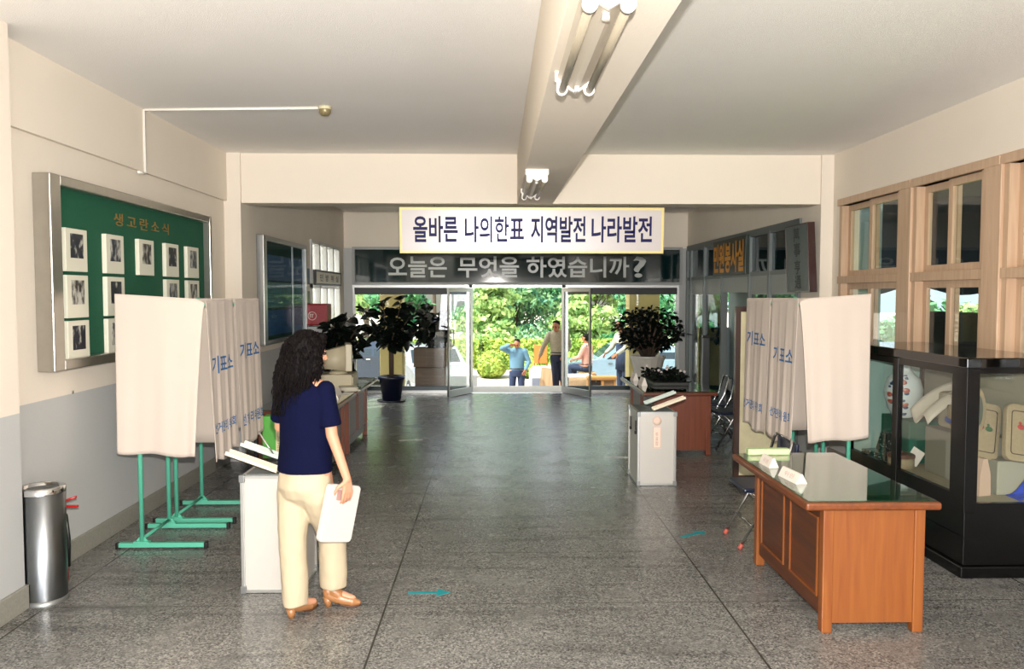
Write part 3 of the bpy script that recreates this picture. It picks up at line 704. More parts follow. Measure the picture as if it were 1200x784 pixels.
# ------------------------------------------------------------------ ballot boxes
M_balu = mat('white_sheet_aluminium', 'c0bcb5', 0.35, 0.15, var=0.03, vscale=9)
M_edge = mat('box_edge_trim', 'c4c4c0', 0.3, 0.8)
def ballot(x0, x1, y0, y1, h, s, label, sticker):
    """s: +1 lids rise towards +X"""
    t = thing('ballot_box', ((x0 + x1) / 2, (y0 + y1) / 2, 0), label, 'ballot box', 'metal ballot boxes')
    MB().box(x0, x1, y0, y1, 0.015, h, 0.006).build('body', M_balu, t)
    e = MB(); w = 0.012
    for xx in (x0, x1):
        for yy in (y0, y1): e.box(xx - w, xx + w, yy - w, yy + w, 0.0, h + 0.004, 0.004)
    for z in (0.012, h - 0.008):
        for yy in (y0, y1): e.box(x0, x1, yy - w * 0.7, yy + w * 0.7, z - w * 0.7, z + w * 0.7)
        for xx in (x0, x1): e.box(xx - w * 0.7, xx + w * 0.7, y0, y1, z - w * 0.7, z + w * 0.7)
    e.build('edge_trim', M_edge, t)
    for xx in (x0, x1):
        for yy in (y0, y1):
            for z in (0.022, h - 0.02):
                MB().box(xx - 0.018, xx + 0.018, yy - 0.018, yy + 0.018, z - 0.022, z + 0.026, 0.004).build('corner_cap', M_darkalu, t)
    tp = MB().box(x0 + 0.02, x1 - 0.02, y0 + 0.02, y1 - 0.02, h, h + 0.006).build('top_plate', mat('dark_top_plate', '6d7272', 0.4, 0.5, var=0.3, vscale=12), t)
    ym = (y0 + y1) / 2; xm = (x0 + x1) / 2
    MB().box(x0 + 0.1, x1 - 0.1, ym - 0.012, ym + 0.012, h + 0.004, h + 0.008).build('ballot_slot', M_blackp, tp)
    hx = xm + s * -0.03
    for yy, col in ((y0 + 0.04, 'd9cdb6'), (y1 - 0.06, 'c6d2c8')):
        R_ = Matrix.Translation((hx, yy, h + 0.012)) @ Matrix.Rotation(-s * math.radians(20), 4, 'Y')
        q = MB(); q.box(0, s * 0.34, -0.045, 0.045, 0, 0.006, 0.0, R_); q.box(0, s * 0.34, -0.045, -0.04, 0, 0.03, 0.0, R_); q.box(0, s * 0.34, 0.04, 0.045, 0, 0.03, 0.0, R_)
        q.build('lid_flap', mat('lid_' + col, col, 0.4), t)
    # clasps on the aisle side
    xs = x0 if s > 0 else x1
    for yy in (y0 + 0.12, y1 - 0.12):
        k = MB(); k.box(xs - 0.012, xs + 0.012, yy - 0.018, yy + 0.018, h - 0.20, h - 0.10, 0.003); k.cyl((xs, yy, h - 0.22), (xs - s * 0.018, yy, h - 0.22), 0.018, n=12)
        k.build('clasp', M_blackp, t)
    if sticker:
        p = MB(); p.box(xm - 0.042, xm + 0.042, y0 - 0.0075, y0 - 0.006, h - 0.36, h - 0.14); 
        p.build('paper_seal', mat('seal_paper', 'e0cdbd', 0.7), t)
        g = MB(); frame_rect(g, 'Y', 0, xm - 0.038, xm + 0.038, h - 0.355, h - 0.145, 0.003, y0 - 0.009, y0 - 0.0074)
        g.merge(text_bm('투\n표\n함', 0.13, 0.028, bold=0.0), Matrix(((1, 0, 0, xm - 0.014), (0, 0, -1, y0 - 0.0085), (0, 1, 0, h - 0.33), (0, 0, 0, 1))))
        g.build('seal_print', mat('faded_red_print', 'b98272', 0.7), t, normals=False)
        MB().lathe([(0, 0.0), (0.045, 0.0), (0.045, 0.003), (0.018, 0.0035), (0, 0.0035)], n=28, M=Matrix.Translation((xm, y0 - 0.006, h - 0.085)) @ Matrix.Rotation(PI / 2, 4, 'X')).build('round_seal', mat('seal_pink', 'd8bfae', 0.7), t)
    return t
ballot(-1.60, -1.235, 5.02, 5.42, 0.755, -1, 'metal ballot box standing in front of the woman in the navy top', False)
bx_ = [o for o in COL.objects if o.name == 'ballot_box'][0]
MB().tube([(-1.60, 5.38, 0.975), (-1.47, 5.38, 0.77)], 0.006, n=8).build('lid_stay', M_chrome, bx_)
ballot(1.42, 1.785, 7.80, 8.33, 0.735, 1, 'metal ballot box with a paper seal standing alone on the right of the aisle', True)

# ------------------------------------------------------------------ desks
M_tableglass = glass('table_glass', (0.7, 0.9, 0.8), 1.7)
def desk(x0, x1, y0, y1, s, c, label, ztop=0.75):
    """front (aisle) side at x0 when s<0, at x1 when s>0"""
    n = 'desk_wood_' + c[0]
    Wz = wood(n, c[0], c[1], 0.42, 'Z', coat=0.15); Wy = wood(n + '_top', c[2], c[0], 0.38, 'Y', coat=0.25); Wm = wood(n + '_panel', c[3], c[2], 0.45, 'Y', coat=0.15)
    t = thing('desk', ((x0 + x1) / 2, (y0 + y1) / 2, 0), label, 'desk', 'wooden desks with glass tops')
    MB().box(x0, x1, y0, y1, ztop - 0.045, ztop, 0.014, seg=3).build('desk_top', Wy, t)
    MB().box(x0 + 0.03, x1 - 0.03, y0 + 0.03, y1 - 0.03, ztop - 0.001, ztop + 0.001).build('desk_mat', mat('dark_green_mat', '1f6450', 0.8), t)
    MB().box(x0 + 0.02, x1 - 0.02, y0 + 0.02, y1 - 0.02, ztop + 0.002, ztop + 0.008, 0.002).build('glass_top', M_tableglass, t)
    fo, bo = 0.115, 0.07
    bx0, bx1 = (x0 + fo, x1 - bo) if s < 0 else (x0 + bo, x1 - fo)
    by0, by1 = y0 + 0.04, y1 - 0.16
    lw = 0.06
    for xx in (bx0, bx1 - lw):
        for yy in (by0, by1 - lw): MB().box(xx, xx + lw, yy, yy + lw, 0, ztop - 0.045, 0.006).build('leg', Wz, t)
    for yy in (by0 + 0.012, by1 - 0.034): MB().box(bx0 + lw, bx1 - lw, yy, yy + 0.022, 0.055, ztop - 0.045).build('side_panel', Wz, t)
    xf = bx0 if s < 0 else bx1
    xi = xf - s * 0.018
    pm = MB().box(min(xi, xi - s * 0.02), max(xi, xi - s * 0.02), by0 + lw, by1 - lw, 0.08, ztop - 0.045).build('front_panel', Wm, t)
    L = by1 - lw - by0 - lw
    for k in range(2):
        a = by0 + lw + 0.05 + k * (L / 2); c_ = by0 + lw + L / 2 - 0.05 + k * (L / 2)
        g = MB(); frame_rect(g, 'X', 0, a, c_, 0.17, ztop - 0.12, 0.012, xi, xi + s * 0.009)
        g.build('moulding', Wz, pm)
    return t
DC = ('7a4019', '8a5020', '5f3015', '452413')
DR = ('68321d', '783f26', '582a19', '452013')
desk(1.715, 2.475, 4.30, 5.68, -1, DC, 'nearest desk on the right, orange-brown wood with a glass top and two name cards')
desk(1.74, 2.62, 9.25, 11.0, -1, DR, 'red-brown desk with a glass top behind the lone ballot box')
desk(-2.42, -1.62, 7.85, 9.32, 1, DR, 'nearer wooden desk on the left, past the woman')
desk(-2.42, -1.62, 9.38, 10.95, 1, DR, 'farther wooden desk on the left, under the computer monitor')

# standing panel behind the right booths, metal post behind the red-brown desk
ns = thing('notice_stand', (2.62, 7.78, 0), 'tall dark framed notice panel standing just behind the right voting booths', 'notice stand')
q = MB(); frame_rect(q, 'Y', 0, 2.36, 2.90, 0.06, 1.78, 0.05, 7.75, 7.80); q.build('frame', wood('dark_brown_frame', '2c1a14', '3b241b', 0.35, 'Z'), ns)
MB().box(2.41, 2.85, 7.77, 7.785, 0.11, 1.73).build('panel', mat('pale_notice_paper', 'bdb592', 0.6, var=0.3, vscale=7), ns)
for x in (2.37, 2.85): MB().box(x, x + 0.04, 7.72, 7.84, 0, 0.06, 0.004).build('foot', M_blackp, ns)
mp_ = thing('metal_post', (3.22, 12.1, 0), 'short square metal post with a cap behind the red-brown desk', 'post')
MB().box(3.165, 3.275, 12.05, 12.15, 0.02, 1.24, 0.006).build('shaft', M_steel, mp_)
MB().box(3.15, 3.29, 12.03, 12.17, 1.24, 1.28, 0.006).build('cap', M_chrome, mp_)
MB().box(3.12, 3.32, 12.0, 12.2, 0.0, 0.02, 0.004).build('base_plate', M_darkalu, mp_)

# ------------------------------------------------------------------ folding chairs
M_navyv = mat('navy_vinyl', '141d33', 0.35)
def fchair(loc, rz, label, foot='b5584a'):
    t = thing('folding_chair', loc, label, 'folding chair', 'navy and chrome folding chairs', rz)
    w = 0.19; r = 0.011
    for sx in (-1, 1):
        o = MB().tube([(sx * w, -0.22, 0.015), (sx * w, -0.02, 0.36), (sx * w, 0.10, 0.57), (sx * w * 0.97, 0.16, 0.78), (sx * w * 0.8, 0.165, 0.81)], r).build('leg', M_chrome, t)
        MB().cyl((sx * w, -0.225, 0.0), (sx * w, -0.205, 0.035), 0.016, n=12).build('rubber_foot', mat('rubber_' + foot, foot, 0.6), o)
        o = MB().tube([(sx * (w - 0.025), 0.20, 0.015), (sx * (w - 0.025), 0.02, 0.28), (sx * (w - 0.025), -0.14, 0.43)], r).build('leg', M_chrome, t)
        MB().cyl((sx * (w - 0.025), 0.205, 0.0), (sx * (w - 0.025), 0.185, 0.035), 0.016, n=12).build('rubber_foot', mat('rubber_' + foot, foot, 0.6), o)
    st = MB(); st.tube([(-w, -0.13, 0.17), (w, -0.13, 0.17)], 0.008); st.tube([(-w + 0.02, 0.12, 0.13), (w - 0.02, 0.12, 0.13)], 0.008); st.tube([(-w * 0.8, 0.165, 0.81), (w * 0.8, 0.165, 0.81)], r)
    st.build('stretcher', M_chrome, t)
    MB().box(-w - 0.01, w + 0.01, -0.20, 0.16, 0.42, 0.455, 0.015, seg=3).build('seat', M_navyv, t)
    MB().box(-w - 0.005, w + 0.005, -0.014, 0.016, 0.62, 0.79, 0.013, Matrix.Translation((0, 0.145, 0)) @ Matrix.Rotation(math.radians(-4), 4, 'X'), 3).build('backrest', M_navyv, t)
    return t
fchair((2.05, 6.02, 0), -PI / 2, 'folding chair with coral feet between the nearest desk and the right voting booth')
fchair((2.92, 9.85, 0), -PI / 2 + 0.1, 'nearer dark folding chair behind the red-brown desk on the right', '1a1a1a')
fchair((2.95, 10.62, 0), -PI / 2 - 0.1, 'farther dark folding chair behind the red-brown desk on the right', '1a1a1a')

# name cards, papers and office things on the desks
M_paper = mat('white_card', 'e6ddd2', 0.7)
def tent(loc, rz, L, w, h, label, cat='name card', group='folded name cards', m=None):
    p = [(-w / 2, 0), (w / 2, 0), (w * 0.08, h), (-w * 0.08, h)]
    t = thing('name_card', loc, label, cat, group, rz)
    MB().prism(p, -L / 2, L / 2, Matrix(((1, 0, 0, 0), (0, 0, 1, 0), (0, 1, 0, 0), (0, 0, 0, 1))), 0.002).build('card', m or M_paper, t)
    g = text_bm('위원', 0.03, L * 0.5, bold=0.0)
    sl = math.atan2(w * 0.42, h)
    R_ = Matrix.Translation((-w / 2 - 0.0012, 0, 0)) @ Matrix.Rotation(sl, 4, 'Y') @ Matrix(((0, 0, -1, 0), (-1, 0, 0, L * 0.25), (0, 1, 0, 0.022), (0, 0, 0, 1)))
    MB().merge(g, R_).build('print', mat('faint_pink_print', 'c9a79a', 0.7), t, normals=False)
    return t
tent((1.83, 5.24, 0.757), 0.06, 0.17, 0.07, 0.065, 'white folded name card at the far end of the nearest desk')
tent((1.835, 4.83, 0.757), 0.10, 0.24, 0.075, 0.06, 'longer white folded name card at the near end of the nearest desk')
tent((1.86, 9.95, 0.757), 0.1, 0.16, 0.08, 0.10, 'white folded card at the near end of the red-brown desk')
tent((1.86, 10.55, 0.757), 0.1, 0.16, 0.08, 0.10, 'white folded card at the far end of the red-brown desk')
tent((-1.76, 8.75, 0.757), 0.2, 0.17, 0.08, 0.08, 'white folded card at the near end of the nearer left desk')
tent((-1.80, 9.05, 0.757), -0.1, 0.17, 0.08, 0.08, 'white folded card at the far end of the nearer left desk')
t = thing('folder', (1.98, 5.56, 0.757), 'pale green box folder standing at the far edge of the nearest desk', 'folder')
q = MB().box(1.80, 2.10, 5.58, 5.64, 0.757, 0.80, 0.004); q.build('cover', mat('pale_green_card', 'b9cf9c', 0.6), t)
MB().box(1.815, 2.085, 5.575, 5.58, 0.765, 0.79).build('spine', mat('cream_spine', 'dcdcae', 0.6), t)
# computer
M_beige = mat('beige_plastic', 'b3a98e', 0.5)
cp = thing('desktop_computer', (-1.95, 9.8, 0.757), 'flat beige desktop computer case under the monitor', 'computer')
MB().box(-2.13, -1.73, 9.62, 10.04, 0.757, 0.93, 0.006).build('case', M_beige, cp)
MB().box(-1.735, -1.722, 9.65, 10.01, 0.79, 0.90, 0.003).build('front_bezel', mat('beige_light', 'c3baa0', 0.5), cp)
mo = thing('monitor', (-1.93, 9.83, 0.93), 'beige tube monitor on the computer case, seen from its side', 'monitor', None, math.radians(12))
MB().lathe([(0, 0), (0.12, 0), (0.11, 0.02), (0.04, 0.045), (0, 0.045)], n=24).build('swivel_base', M_beige, mo)
q = MB(); q.loft([[(-0.20, -0.13, 0.07), (-0.20, 0.13, 0.07), (-0.20, 0.13, 0.27), (-0.20, -0.13, 0.27)], [(0.08, -0.18, 0.045), (0.08, 0.18, 0.045), (0.08, 0.18, 0.34), (0.08, -0.18, 0.34)]]); q.build('rear_shell', M_beige, mo)
q = MB().box(0.08, 0.16, -0.195, 0.195, 0.035, 0.365, 0.012); q.build('bezel', mat('beige_light', 'c3baa0', 0.5), mo)
q = MB(); q.grid(10, 8, lambda u, v: Vector((0.162 + 0.015 * (1 - (2 * u - 1) ** 2) * (1 - (2 * v - 1) ** 2), -0.155 + 0.31 * u, 0.085 + 0.245 * v))); q.build('screen', mat('dark_screen', '1c2a33', 0.12), mo)
for i, (x, y, a, c, lb) in enumerate(((-1.75, 9.5, 0.3, 'cfc9b6', 'loose pile of pale papers on the farther left desk before the computer'), (-1.72, 10.4, -0.2, '9aa39c', 'grey stack of papers on the far end of the farther left desk'))):
    q = MB(); R2 = random.Random(i)
    for k in range(6): q.box(-0.1, 0.1, -0.14, 0.14, k * 0.008, k * 0.008 + 0.006, M=Matrix.Rotation(R2.uniform(-0.35, 0.35), 4, 'Z'))
    o = q.build('paper_stack', mat('paper_' + c, c, 0.8)); o.location = (x, y, 0.758); o.rotation_euler = (0, 0, a); tag(o, lb, 'papers', 'paper stacks on the left desks')
# green sign box and reddish dish behind the first ballot box
gb = thing('green_box', (-1.98, 7.25, 0.0), 'bright green carton with pale vertical lettering left of the woman', 'carton')
st_ = thing('side_table', (-2.03, 7.55, 0), 'dark side table standing behind the green carton', 'table')
q = MB().box(-2.25, -1.82, 7.34, 7.80, 0.66, 0.69, 0.004); q.build('table_top', wood('dark_table', '3c2a22', '4b342a', 0.45, 'Y'), st_)
for xx in (-2.23, -1.86):
    for yy in (7.36, 7.76): MB().box(xx, xx + 0.03, yy, yy + 0.03, 0, 0.66).build('leg', M_blackp, st_)
M_lime = mat('lime_green_card', '4f9d3b', 0.55)
gb.location = (-1.97, 7.28, 0.0); ORG[gb.name] = Vector(gb.location)
q = MB(); q.box(-2.10, -1.80, 7.18, 7.32, 0.42, 0.80, 0.004); q.box(-2.02, -1.93, 7.2, 7.3, 0.80, 0.83, 0.002); q.build('carton', M_lime, gb)
q = MB(); q.box(-2.06, -1.84, 7.18, 7.32, 0.0, 0.42, 0.004); q.build('stand', mat('dark_stand', '2a2b28', 0.6), gb)
q = MB().box(-1.98, -1.91, 7.1785, 7.18, 0.46, 0.765); q.build('pale_strip', mat('pale_strip', 'c9c39a', 0.6), gb)
q = MB().merge(text_bm('기\n념\n품', 0.27, 0.05), Matrix(((1, 0, 0, -1.97), (0, 0, -1, 7.178), (0, 1, 0, 0.48), (0, 0, 0, 1)))); q.build('lettering', mat('olive_print', '9a8f4f', 0.6), gb, normals=False)
ds_ = thing('dish', (-2.06, 7.5, 0.69), 'shallow reddish clay dish on the dark side table', 'dish')
MB().lathe([(0, 0), (0.06, 0), (0.13, 0.035), (0.135, 0.04), (0.12, 0.036), (0.055, 0.012), (0, 0.012)], (-2.0, 7.5, 0.69), 28).build('dish_bowl', mat('clay_red', '9a4a30', 0.5), ds_)
M_arrow = mat('teal_sticker', '1f8f96', 0.18, var=0.1, vscale=30)
for (x, y, a, L, lb, m) in ((-0.42, 5.0, 0.0, 0.27, 'teal arrow sticker on the floor, nearest, pointing right', M_arrow), (1.575, 6.2, 0.6, 0.27, 'teal arrow sticker on the floor before the right folding chair', M_arrow), (-1.1, 10.35, 0.2, 0.32, 'arrow sticker whitened for its glint on the floor left of the aisle, farther off', mat('glint_white_sticker', 'f6f6f2', 0.5)), (1.45, 9.2, -0.2, 0.34, 'arrow sticker whitened for its glint on the floor left of the lone ballot box', mat('glint_white_sticker', 'f6f6f2', 0.5))):  # the two far stickers are coloured white in place of a glint
    p = [(-L / 2, -0.022), (L * 0.18, -0.022), (L * 0.18, -0.065), (L / 2, 0), (L * 0.18, 0.065), (L * 0.18, 0.022), (-L / 2, 0.022)]
    o = MB().prism(p, 0, 0.0015).build('floor_arrow', m); o.location = (x, y, 0.0); o.rotation_euler = (0, 0, a); tag(o, lb, 'sticker', 'arrow stickers on the floor')

# ------------------------------------------------------------------ black showcase and the craft goods in it
sc_ = thing('showcase', (3.5, 6.1, 0), 'black lacquered glass showcase under the right windows', 'showcase')
SX0, SX1, SY0, SY1 = 3.13, 3.81, 5.19, 6.97; FZ = 0.50
MB().box(SX0 + 0.005, SX1, SY0 + 0.005, SY1, 0.08, FZ - 0.04, 0.006).box(SX0 - 0.005, SX0 + 0.03, SY0 + 0.0, SY1, 0.26, 0.275).build('base', M_black, sc_)
MB().box(SX0 - 0.02, SX1, SY0 - 0.02, SY1 + 0.02, 0, 0.08, 0.008).build('plinth', M_black, sc_)
MB().box(SX0 - 0.015, SX1, SY0 - 0.015, SY1 + 0.015, 1.41, 1.48, 0.008).build('top', mat('black_gloss', '050505', 0.05), sc_)
f = MB()
for (y, w_, d_) in ((SY0 - 0.004, 0.172, 0.085), (6.09, 0.08, 0.04), (SY1 - 0.06, 0.06, 0.04)): f.box(SX0 - 0.004, SX0 + d_, y, y + w_, FZ - 0.06, 1.41, 0.003)
f.box(SX0, SX0 + 0.04, SY0 + 0.1, SY1, 1.36, 1.41); f.box(SX0, SX0 + 0.04, SY0 + 0.1, SY1, FZ - 0.06, 0.545)
f.box(SX0 + 0.05, SX1, SY0, SY0 + 0.04, 1.375, 1.41); f.box(SX0 + 0.05, SX1, SY0, SY0 + 0.04, FZ - 0.06, 0.505); f.box(SX1 - 0.06, SX1, SY0, SY0 + 0.04, FZ, 1.4); f.box(SX1 - 0.05, SX1, SY1 - 0.05, SY1, FZ, 1.4)
f.build('frame', M_black, sc_)
for (a, c) in ((SY0 + 0.165, 6.09), (6.17, SY1 - 0.06)): MB().box(SX0 + 0.015, SX0 + 0.02, a, c, 0.54, 1.365).build('glass_pane', M_frost, sc_)
MB().box(SX0 + 0.08, SX1 - 0.06, SY0 + 0.015, SY0 + 0.02, 0.50, 1.38).build('glass_pane', M_frost, sc_)
MB().box(SX0 + 0.04, SX1, SY0 + 0.04, SY1, FZ - 0.03, FZ).build('display_floor', mat('display_linen', '9c9379', 0.9), sc_)
MB().box(SX1 - 0.02, SX1, SY0 + 0.04, SY1, FZ, 1.40).build('back_panel', mat('display_back', '8f8b79', 0.85), sc_)
MB().box(SX0 + 0.04, SX1 - 0.02, SY1 - 0.02, SY1, FZ, 1.40).build('end_panel', mat('display_back_green', '8aa39b', 0.8), sc_)
M_gcloth = mat('green_display_cloth', '14513f', 0.85)
gblk = thing('display_block', (3.5, 6.75, FZ), 'green cloth covered block carrying the painted vase in the showcase', 'display stand')
MB().box(3.42, 3.77, 6.46, 6.94, FZ, 0.85, 0.01).build('block', M_gcloth, gblk)
v = thing('vase', (3.50, 6.72, 0.85), 'white porcelain vase painted with red and blue flowers in the showcase', 'vase')
prof = [(0, 0), (0.075, 0), (0.085, 0.01), (0.12, 0.08), (0.15, 0.17), (0.155, 0.24), (0.13, 0.33), (0.08, 0.38), (0.055, 0.41), (0.06, 0.45), (0.055, 0.452), (0.045, 0.41), (0, 0.38)]
MB().lathe(prof, (3.50, 6.72, 0.85), 36).build('vase_body', mat('porcelain', 'c9d2cf', 0.15, coat=0.5), v)
R2 = random.Random(5)
fl_ = {'red_flower': mat('painted_red', 'a2503f', 0.3), 'blue_leaf': mat('painted_blue', '23405e', 0.3)}
for nm, mm in fl_.items():
    q = MB()
    for k in range(9 if nm == 'red_flower' else 22):
        a = -2.35 + R2.uniform(-0.5, 0.5); z = R2.uniform(0.10, 0.32) if nm == 'red_flower' else R2.uniform(0.03, 0.38)
        rr = 0.12 + 0.035 * math.sin(PI * (z - 0.05) / 0.36)
        for (p0, p1) in zip(prof, prof[1:]):
            if p0[1] <= z <= p1[1] and p1[1] > p0[1]: rr = p0[0] + (p1[0] - p0[0]) * (z - p0[1]) / (p1[1] - p0[1])
        c = Vector((3.50 + rr * math.cos(a), 6.72 + rr * math.sin(a), 0.85 + z))
        q.sph(c, 0.028 if nm == 'red_flower' else R2.uniform(0.012, 0.024), 1, 1, 0.8, 10, 6, Matrix.Rotation(a, 4, 'Z') @ Matrix.Diagonal((0.15, 1, 1, 1)))
    q.build(nm, mm, v)
jb = thing('jewel_box', (3.28, 6.66, FZ), 'dark lacquer box with mother-of-pearl pattern propped open in the showcase', 'box', None, 0.3)
M_inlay = mat('inlaid_lacquer', '232a29', 0.15, var=0.0)
nt = M_inlay.node_tree; vo = nt.nodes.new('ShaderNodeTexVoronoi'); vo.inputs['Scale'].default_value = 55; nt.links.new(nt.nodes['Texture Coordinate'].outputs['Object'], vo.inputs['Vector'])
crx = nt.nodes.new('ShaderNodeValToRGB'); crx.color_ramp.elements[0].position = 0.12; crx.color_ramp.elements[0].color = (*lin('b9c4bb'), 1); crx.color_ramp.elements[1].position = 0.3; crx.color_ramp.elements[1].color = (*lin('1d2623'), 1)
nt.links.new(vo.outputs['Distance'], crx.inputs[0]); nt.links.new(crx.outputs[0], nt.nodes['Principled BSDF'].inputs['Base Color'])
MB().box(-0.08, 0.08, -0.13, 0.13, 0, 0.07, 0.006).build('box_base', M_inlay, jb)
MB().box(0.0, 0.012, -0.13, 0.13, 0, 0.15, 0.004, Matrix.Translation((0.075, 0, 0.07)) @ Matrix.Rotation(math.radians(20), 4, 'Y')).build('lid', M_inlay, jb)
rb = thing('round_box', (3.29, 6.33, FZ), 'round straw box with a dark rim and lid in the showcase', 'box')
M_straw = mat('straw', '8f7f63', 0.7, var=0.2, vscale=50)
MB().lathe([(0, 0), (0.095, 0), (0.10, 0.01), (0.10, 0.085), (0, 0.085)], (3.29, 6.33, FZ), 32).build('body', M_straw, rb)
lid = MB().lathe([(0.105, 0.085), (0.105, 0.105), (0.09, 0.115), (0, 0.118)], (3.29, 6.33, FZ), 32).build('lid', mat('dark_straw', '5a3526', 0.6), rb)
MB().lathe([(0.012, 0.118), (0.02, 0.13), (0, 0.138)], (3.29, 6.33, FZ), 16).build('knob', mat('dark_straw', '5a3526', 0.6), lid)
cd_ = thing('price_card', (3.40, 6.40, FZ), 'small white card leaning by the round straw box in the showcase', 'card', None, 0.4)
MB().box(-0.003, 0.003, -0.06, 0.06, 0, 0.15, 0.0, Matrix.Rotation(math.radians(20), 4, 'Y') @ Matrix.Rotation(0.35, 4, 'X')).build('card', mat('white_card', 'e6ddd2', 0.7), cd_)
# pale shawl on a stand, straw hat, fan, bags
bb = thing('display_block', (3.52, 5.85, FZ), 'grey linen display block behind the paper bag in the showcase', 'display stand')
MB().box(3.42, 3.77, 5.66, 6.22, FZ, 0.86, 0.01).build('block', mat('grey_linen', '7d796b', 0.9), bb)
sh = thing('shawl', (3.5, 6.0, 0.86), 'white folded shawl with a point hanging from its pile in the showcase', 'cloth')
q = MB(); q.grid(16, 10, lambda u, v: Vector((3.32 + 0.40 * v, 6.0 + 0.26 * u, 1.12 + 0.05 * math.sin(u * 7) - 0.22 * (1 - v) ** 2 + 0.05 * u)))
q.build('cloth', mat('ivory_silk', 'b5ac9c', 0.5), sh, (('SOLIDIFY', {'thickness': 0.012}),))
q = MB(); q.box(3.50, 3.74, 6.0, 6.2, 0.86, 1.14, 0.03); q.build('folded_pile', mat('ivory_pile', '9c927c', 0.8), sh)
bs = thing('hand_basket', (3.5, 5.82, 0.86), 'oval straw basket tied with a blue ribbon in the showcase', 'basket')
MB().lathe([(0, 0), (0.10, 0), (0.14, 0.10), (0.145, 0.2), (0.135, 0.2), (0.09, 0.02), (0, 0.02)], (3.5, 5.82, 0.86), 28, 0.7, 1.1).build('basket_body', M_straw, bs)
q = MB(); q.tube([(3.5 + 0.103 * math.cos(a * PI / 12), 5.82 + 0.160 * math.sin(a * PI / 12), 0.955) for a in range(25)], 0.018, n=6); q.tube([(3.41, 5.74, 0.955), (3.36, 5.69, 0.93), (3.39, 5.64, 0.96), (3.42, 5.73, 0.955)], 0.014, n=6); q.build('ribbon', mat('blue_ribbon', '1c3f8c', 0.4), bs)
pb = thing('paper_bag', (3.38, 5.50, FZ), 'pinkish brown paper bag with a cord handle low in the showcase', 'bag', None, 0.25)
q = MB(); q.loft([[(-0.05, -0.10, 0), (0.05, -0.10, 0), (0.05, 0.10, 0), (-0.05, 0.10, 0)], [(-0.045, -0.10, 0.15), (0.045, -0.10, 0.15), (0.045, 0.10, 0.15), (-0.045, 0.10, 0.15)], [(-0.02, -0.10, 0.26), (0.015, -0.10, 0.26), (0.015, 0.10, 0.26), (-0.02, 0.10, 0.26)]])
for f_ in q.b.faces: f_.smooth = False
q.build('bag_body', mat('kraft_pink', 'b59a84', 0.7), pb)
MB().tube([(-0.02, -0.05, 0.26), (-0.03, -0.03, 0.31), (-0.03, 0.03, 0.31), (-0.02, 0.05, 0.26)], 0.004, n=6).build('cord_handle', mat('cord', '9c8d6e', 0.8), pb)
def straw_bag(loc, tilt, lb, ducks):
    t = thing('straw_bag', loc, lb, 'bag', 'flat straw bags in the showcase', 0.05)
    R_ = Matrix.Rotation(math.radians(tilt), 4, 'Y') @ Matrix.Rotation(math.radians(-12), 4, 'X')
    W, Hh, r = 0.25, 0.40, 0.05
    def rr(w, h, r):
        o = []
        for cx, cy_, a0 in ((w / 2 - r, h - r, 0), (-w / 2 + r, h - r, 90), (-w / 2 + r, r, 180), (w / 2 - r, r, 270)):
            for k in range(6):
                a = math.radians(a0 + k * 18); o.append((cx + r * math.cos(a), cy_ + r * math.sin(a)))
        return o
    T = R_ @ Matrix(((1, 0, 0, 0), (0, 0, -1, 0), (0, 1, 0, 0), (0, 0, 0, 1)))
    MB().prism(rr(W, Hh, r), -0.025, 0.025, T, 0.008).build('bag_body', M_straw, t)
    q = MB(); pts = [(p[0], p[1] + 0.05, 0.027) for p in rr(W - 0.07, Hh - 0.10, 0.02)]; pts.append(pts[0]); q.tube([T @ Vector(p) for p in pts], 0.003, n=5); q.build('border_stitch', mat('dark_stitch', '3a2620', 0.7), t)
    for i, (dx, dz, c) in enumerate(ducks):
        q = MB(); q.sph((dx, dz, 0.027), 0.024, 1.2, 0.75, 0.2, 12, 8); q.sph((dx - 0.008, dz + 0.026, 0.027), 0.011, 1, 1, 0.3, 10, 6)
        bmesh.ops.transform(q.b, matrix=T, verts=q.b.verts); q.build('embroidery', mat('embroidery_' + c, c, 0.7), t)
straw_bag((3.43, 5.52, 0.74), 12, 'flat straw bag with two embroidered ducks leaning in the showcase', ((-0.03, 0.22, '8e3c44'), (0.035, 0.215, '3d5a3a')))
straw_bag((3.63, 5.38, 0.74), 9, 'second flat straw bag with a red emblem at the right end of the showcase', ((-0.02, 0.24, 'a03a36'),))
st2 = thing('display_block', (3.6, 5.46, FZ), 'low pale stand under the two straw bags in the showcase', 'display stand')
MB().box(3.50, 3.77, 5.42, 5.60, FZ, 0.74, 0.008).build('block', mat('pale_stand', '8e8a78', 0.9), st2)
fn = thing('round_fan', (3.41, 5.52, 0.95), 'oval straw fan with a dark centre beside the straw bags in the showcase', 'fan', None, 0.1)
q = MB(); q.sph((0, 0, 0.13), 0.14, 0.45, 0.08, 1.15, 24, 14); q.build('fan_leaf', M_straw, fn)
q = MB(); q.sph((0, -0.008, 0.13), 0.085, 0.4, 0.08, 1.3, 16, 10); q.build('woven_centre', mat('dark_weave', '4d5245', 0.8, var=0.3, vscale=60), fn)
bl = thing('blue_cloth', (3.62, 5.30, FZ), 'bright blue cloth lying in the near end of the showcase', 'cloth')
q = MB(); q.grid(14, 14, lambda u, v: Vector((3.55 + 0.2 * u, 5.26 + 0.14 * v, FZ + 0.004 + 0.26 * u ** 2 * (0.7 + 0.3 * math.sin(v * 6 + u * 4)))))
q.build('cloth', mat('cobalt_cloth', '1d3fb0', 0.6), bl, (('SOLIDIFY', {'thickness': 0.006, 'offset': 1.0}),))

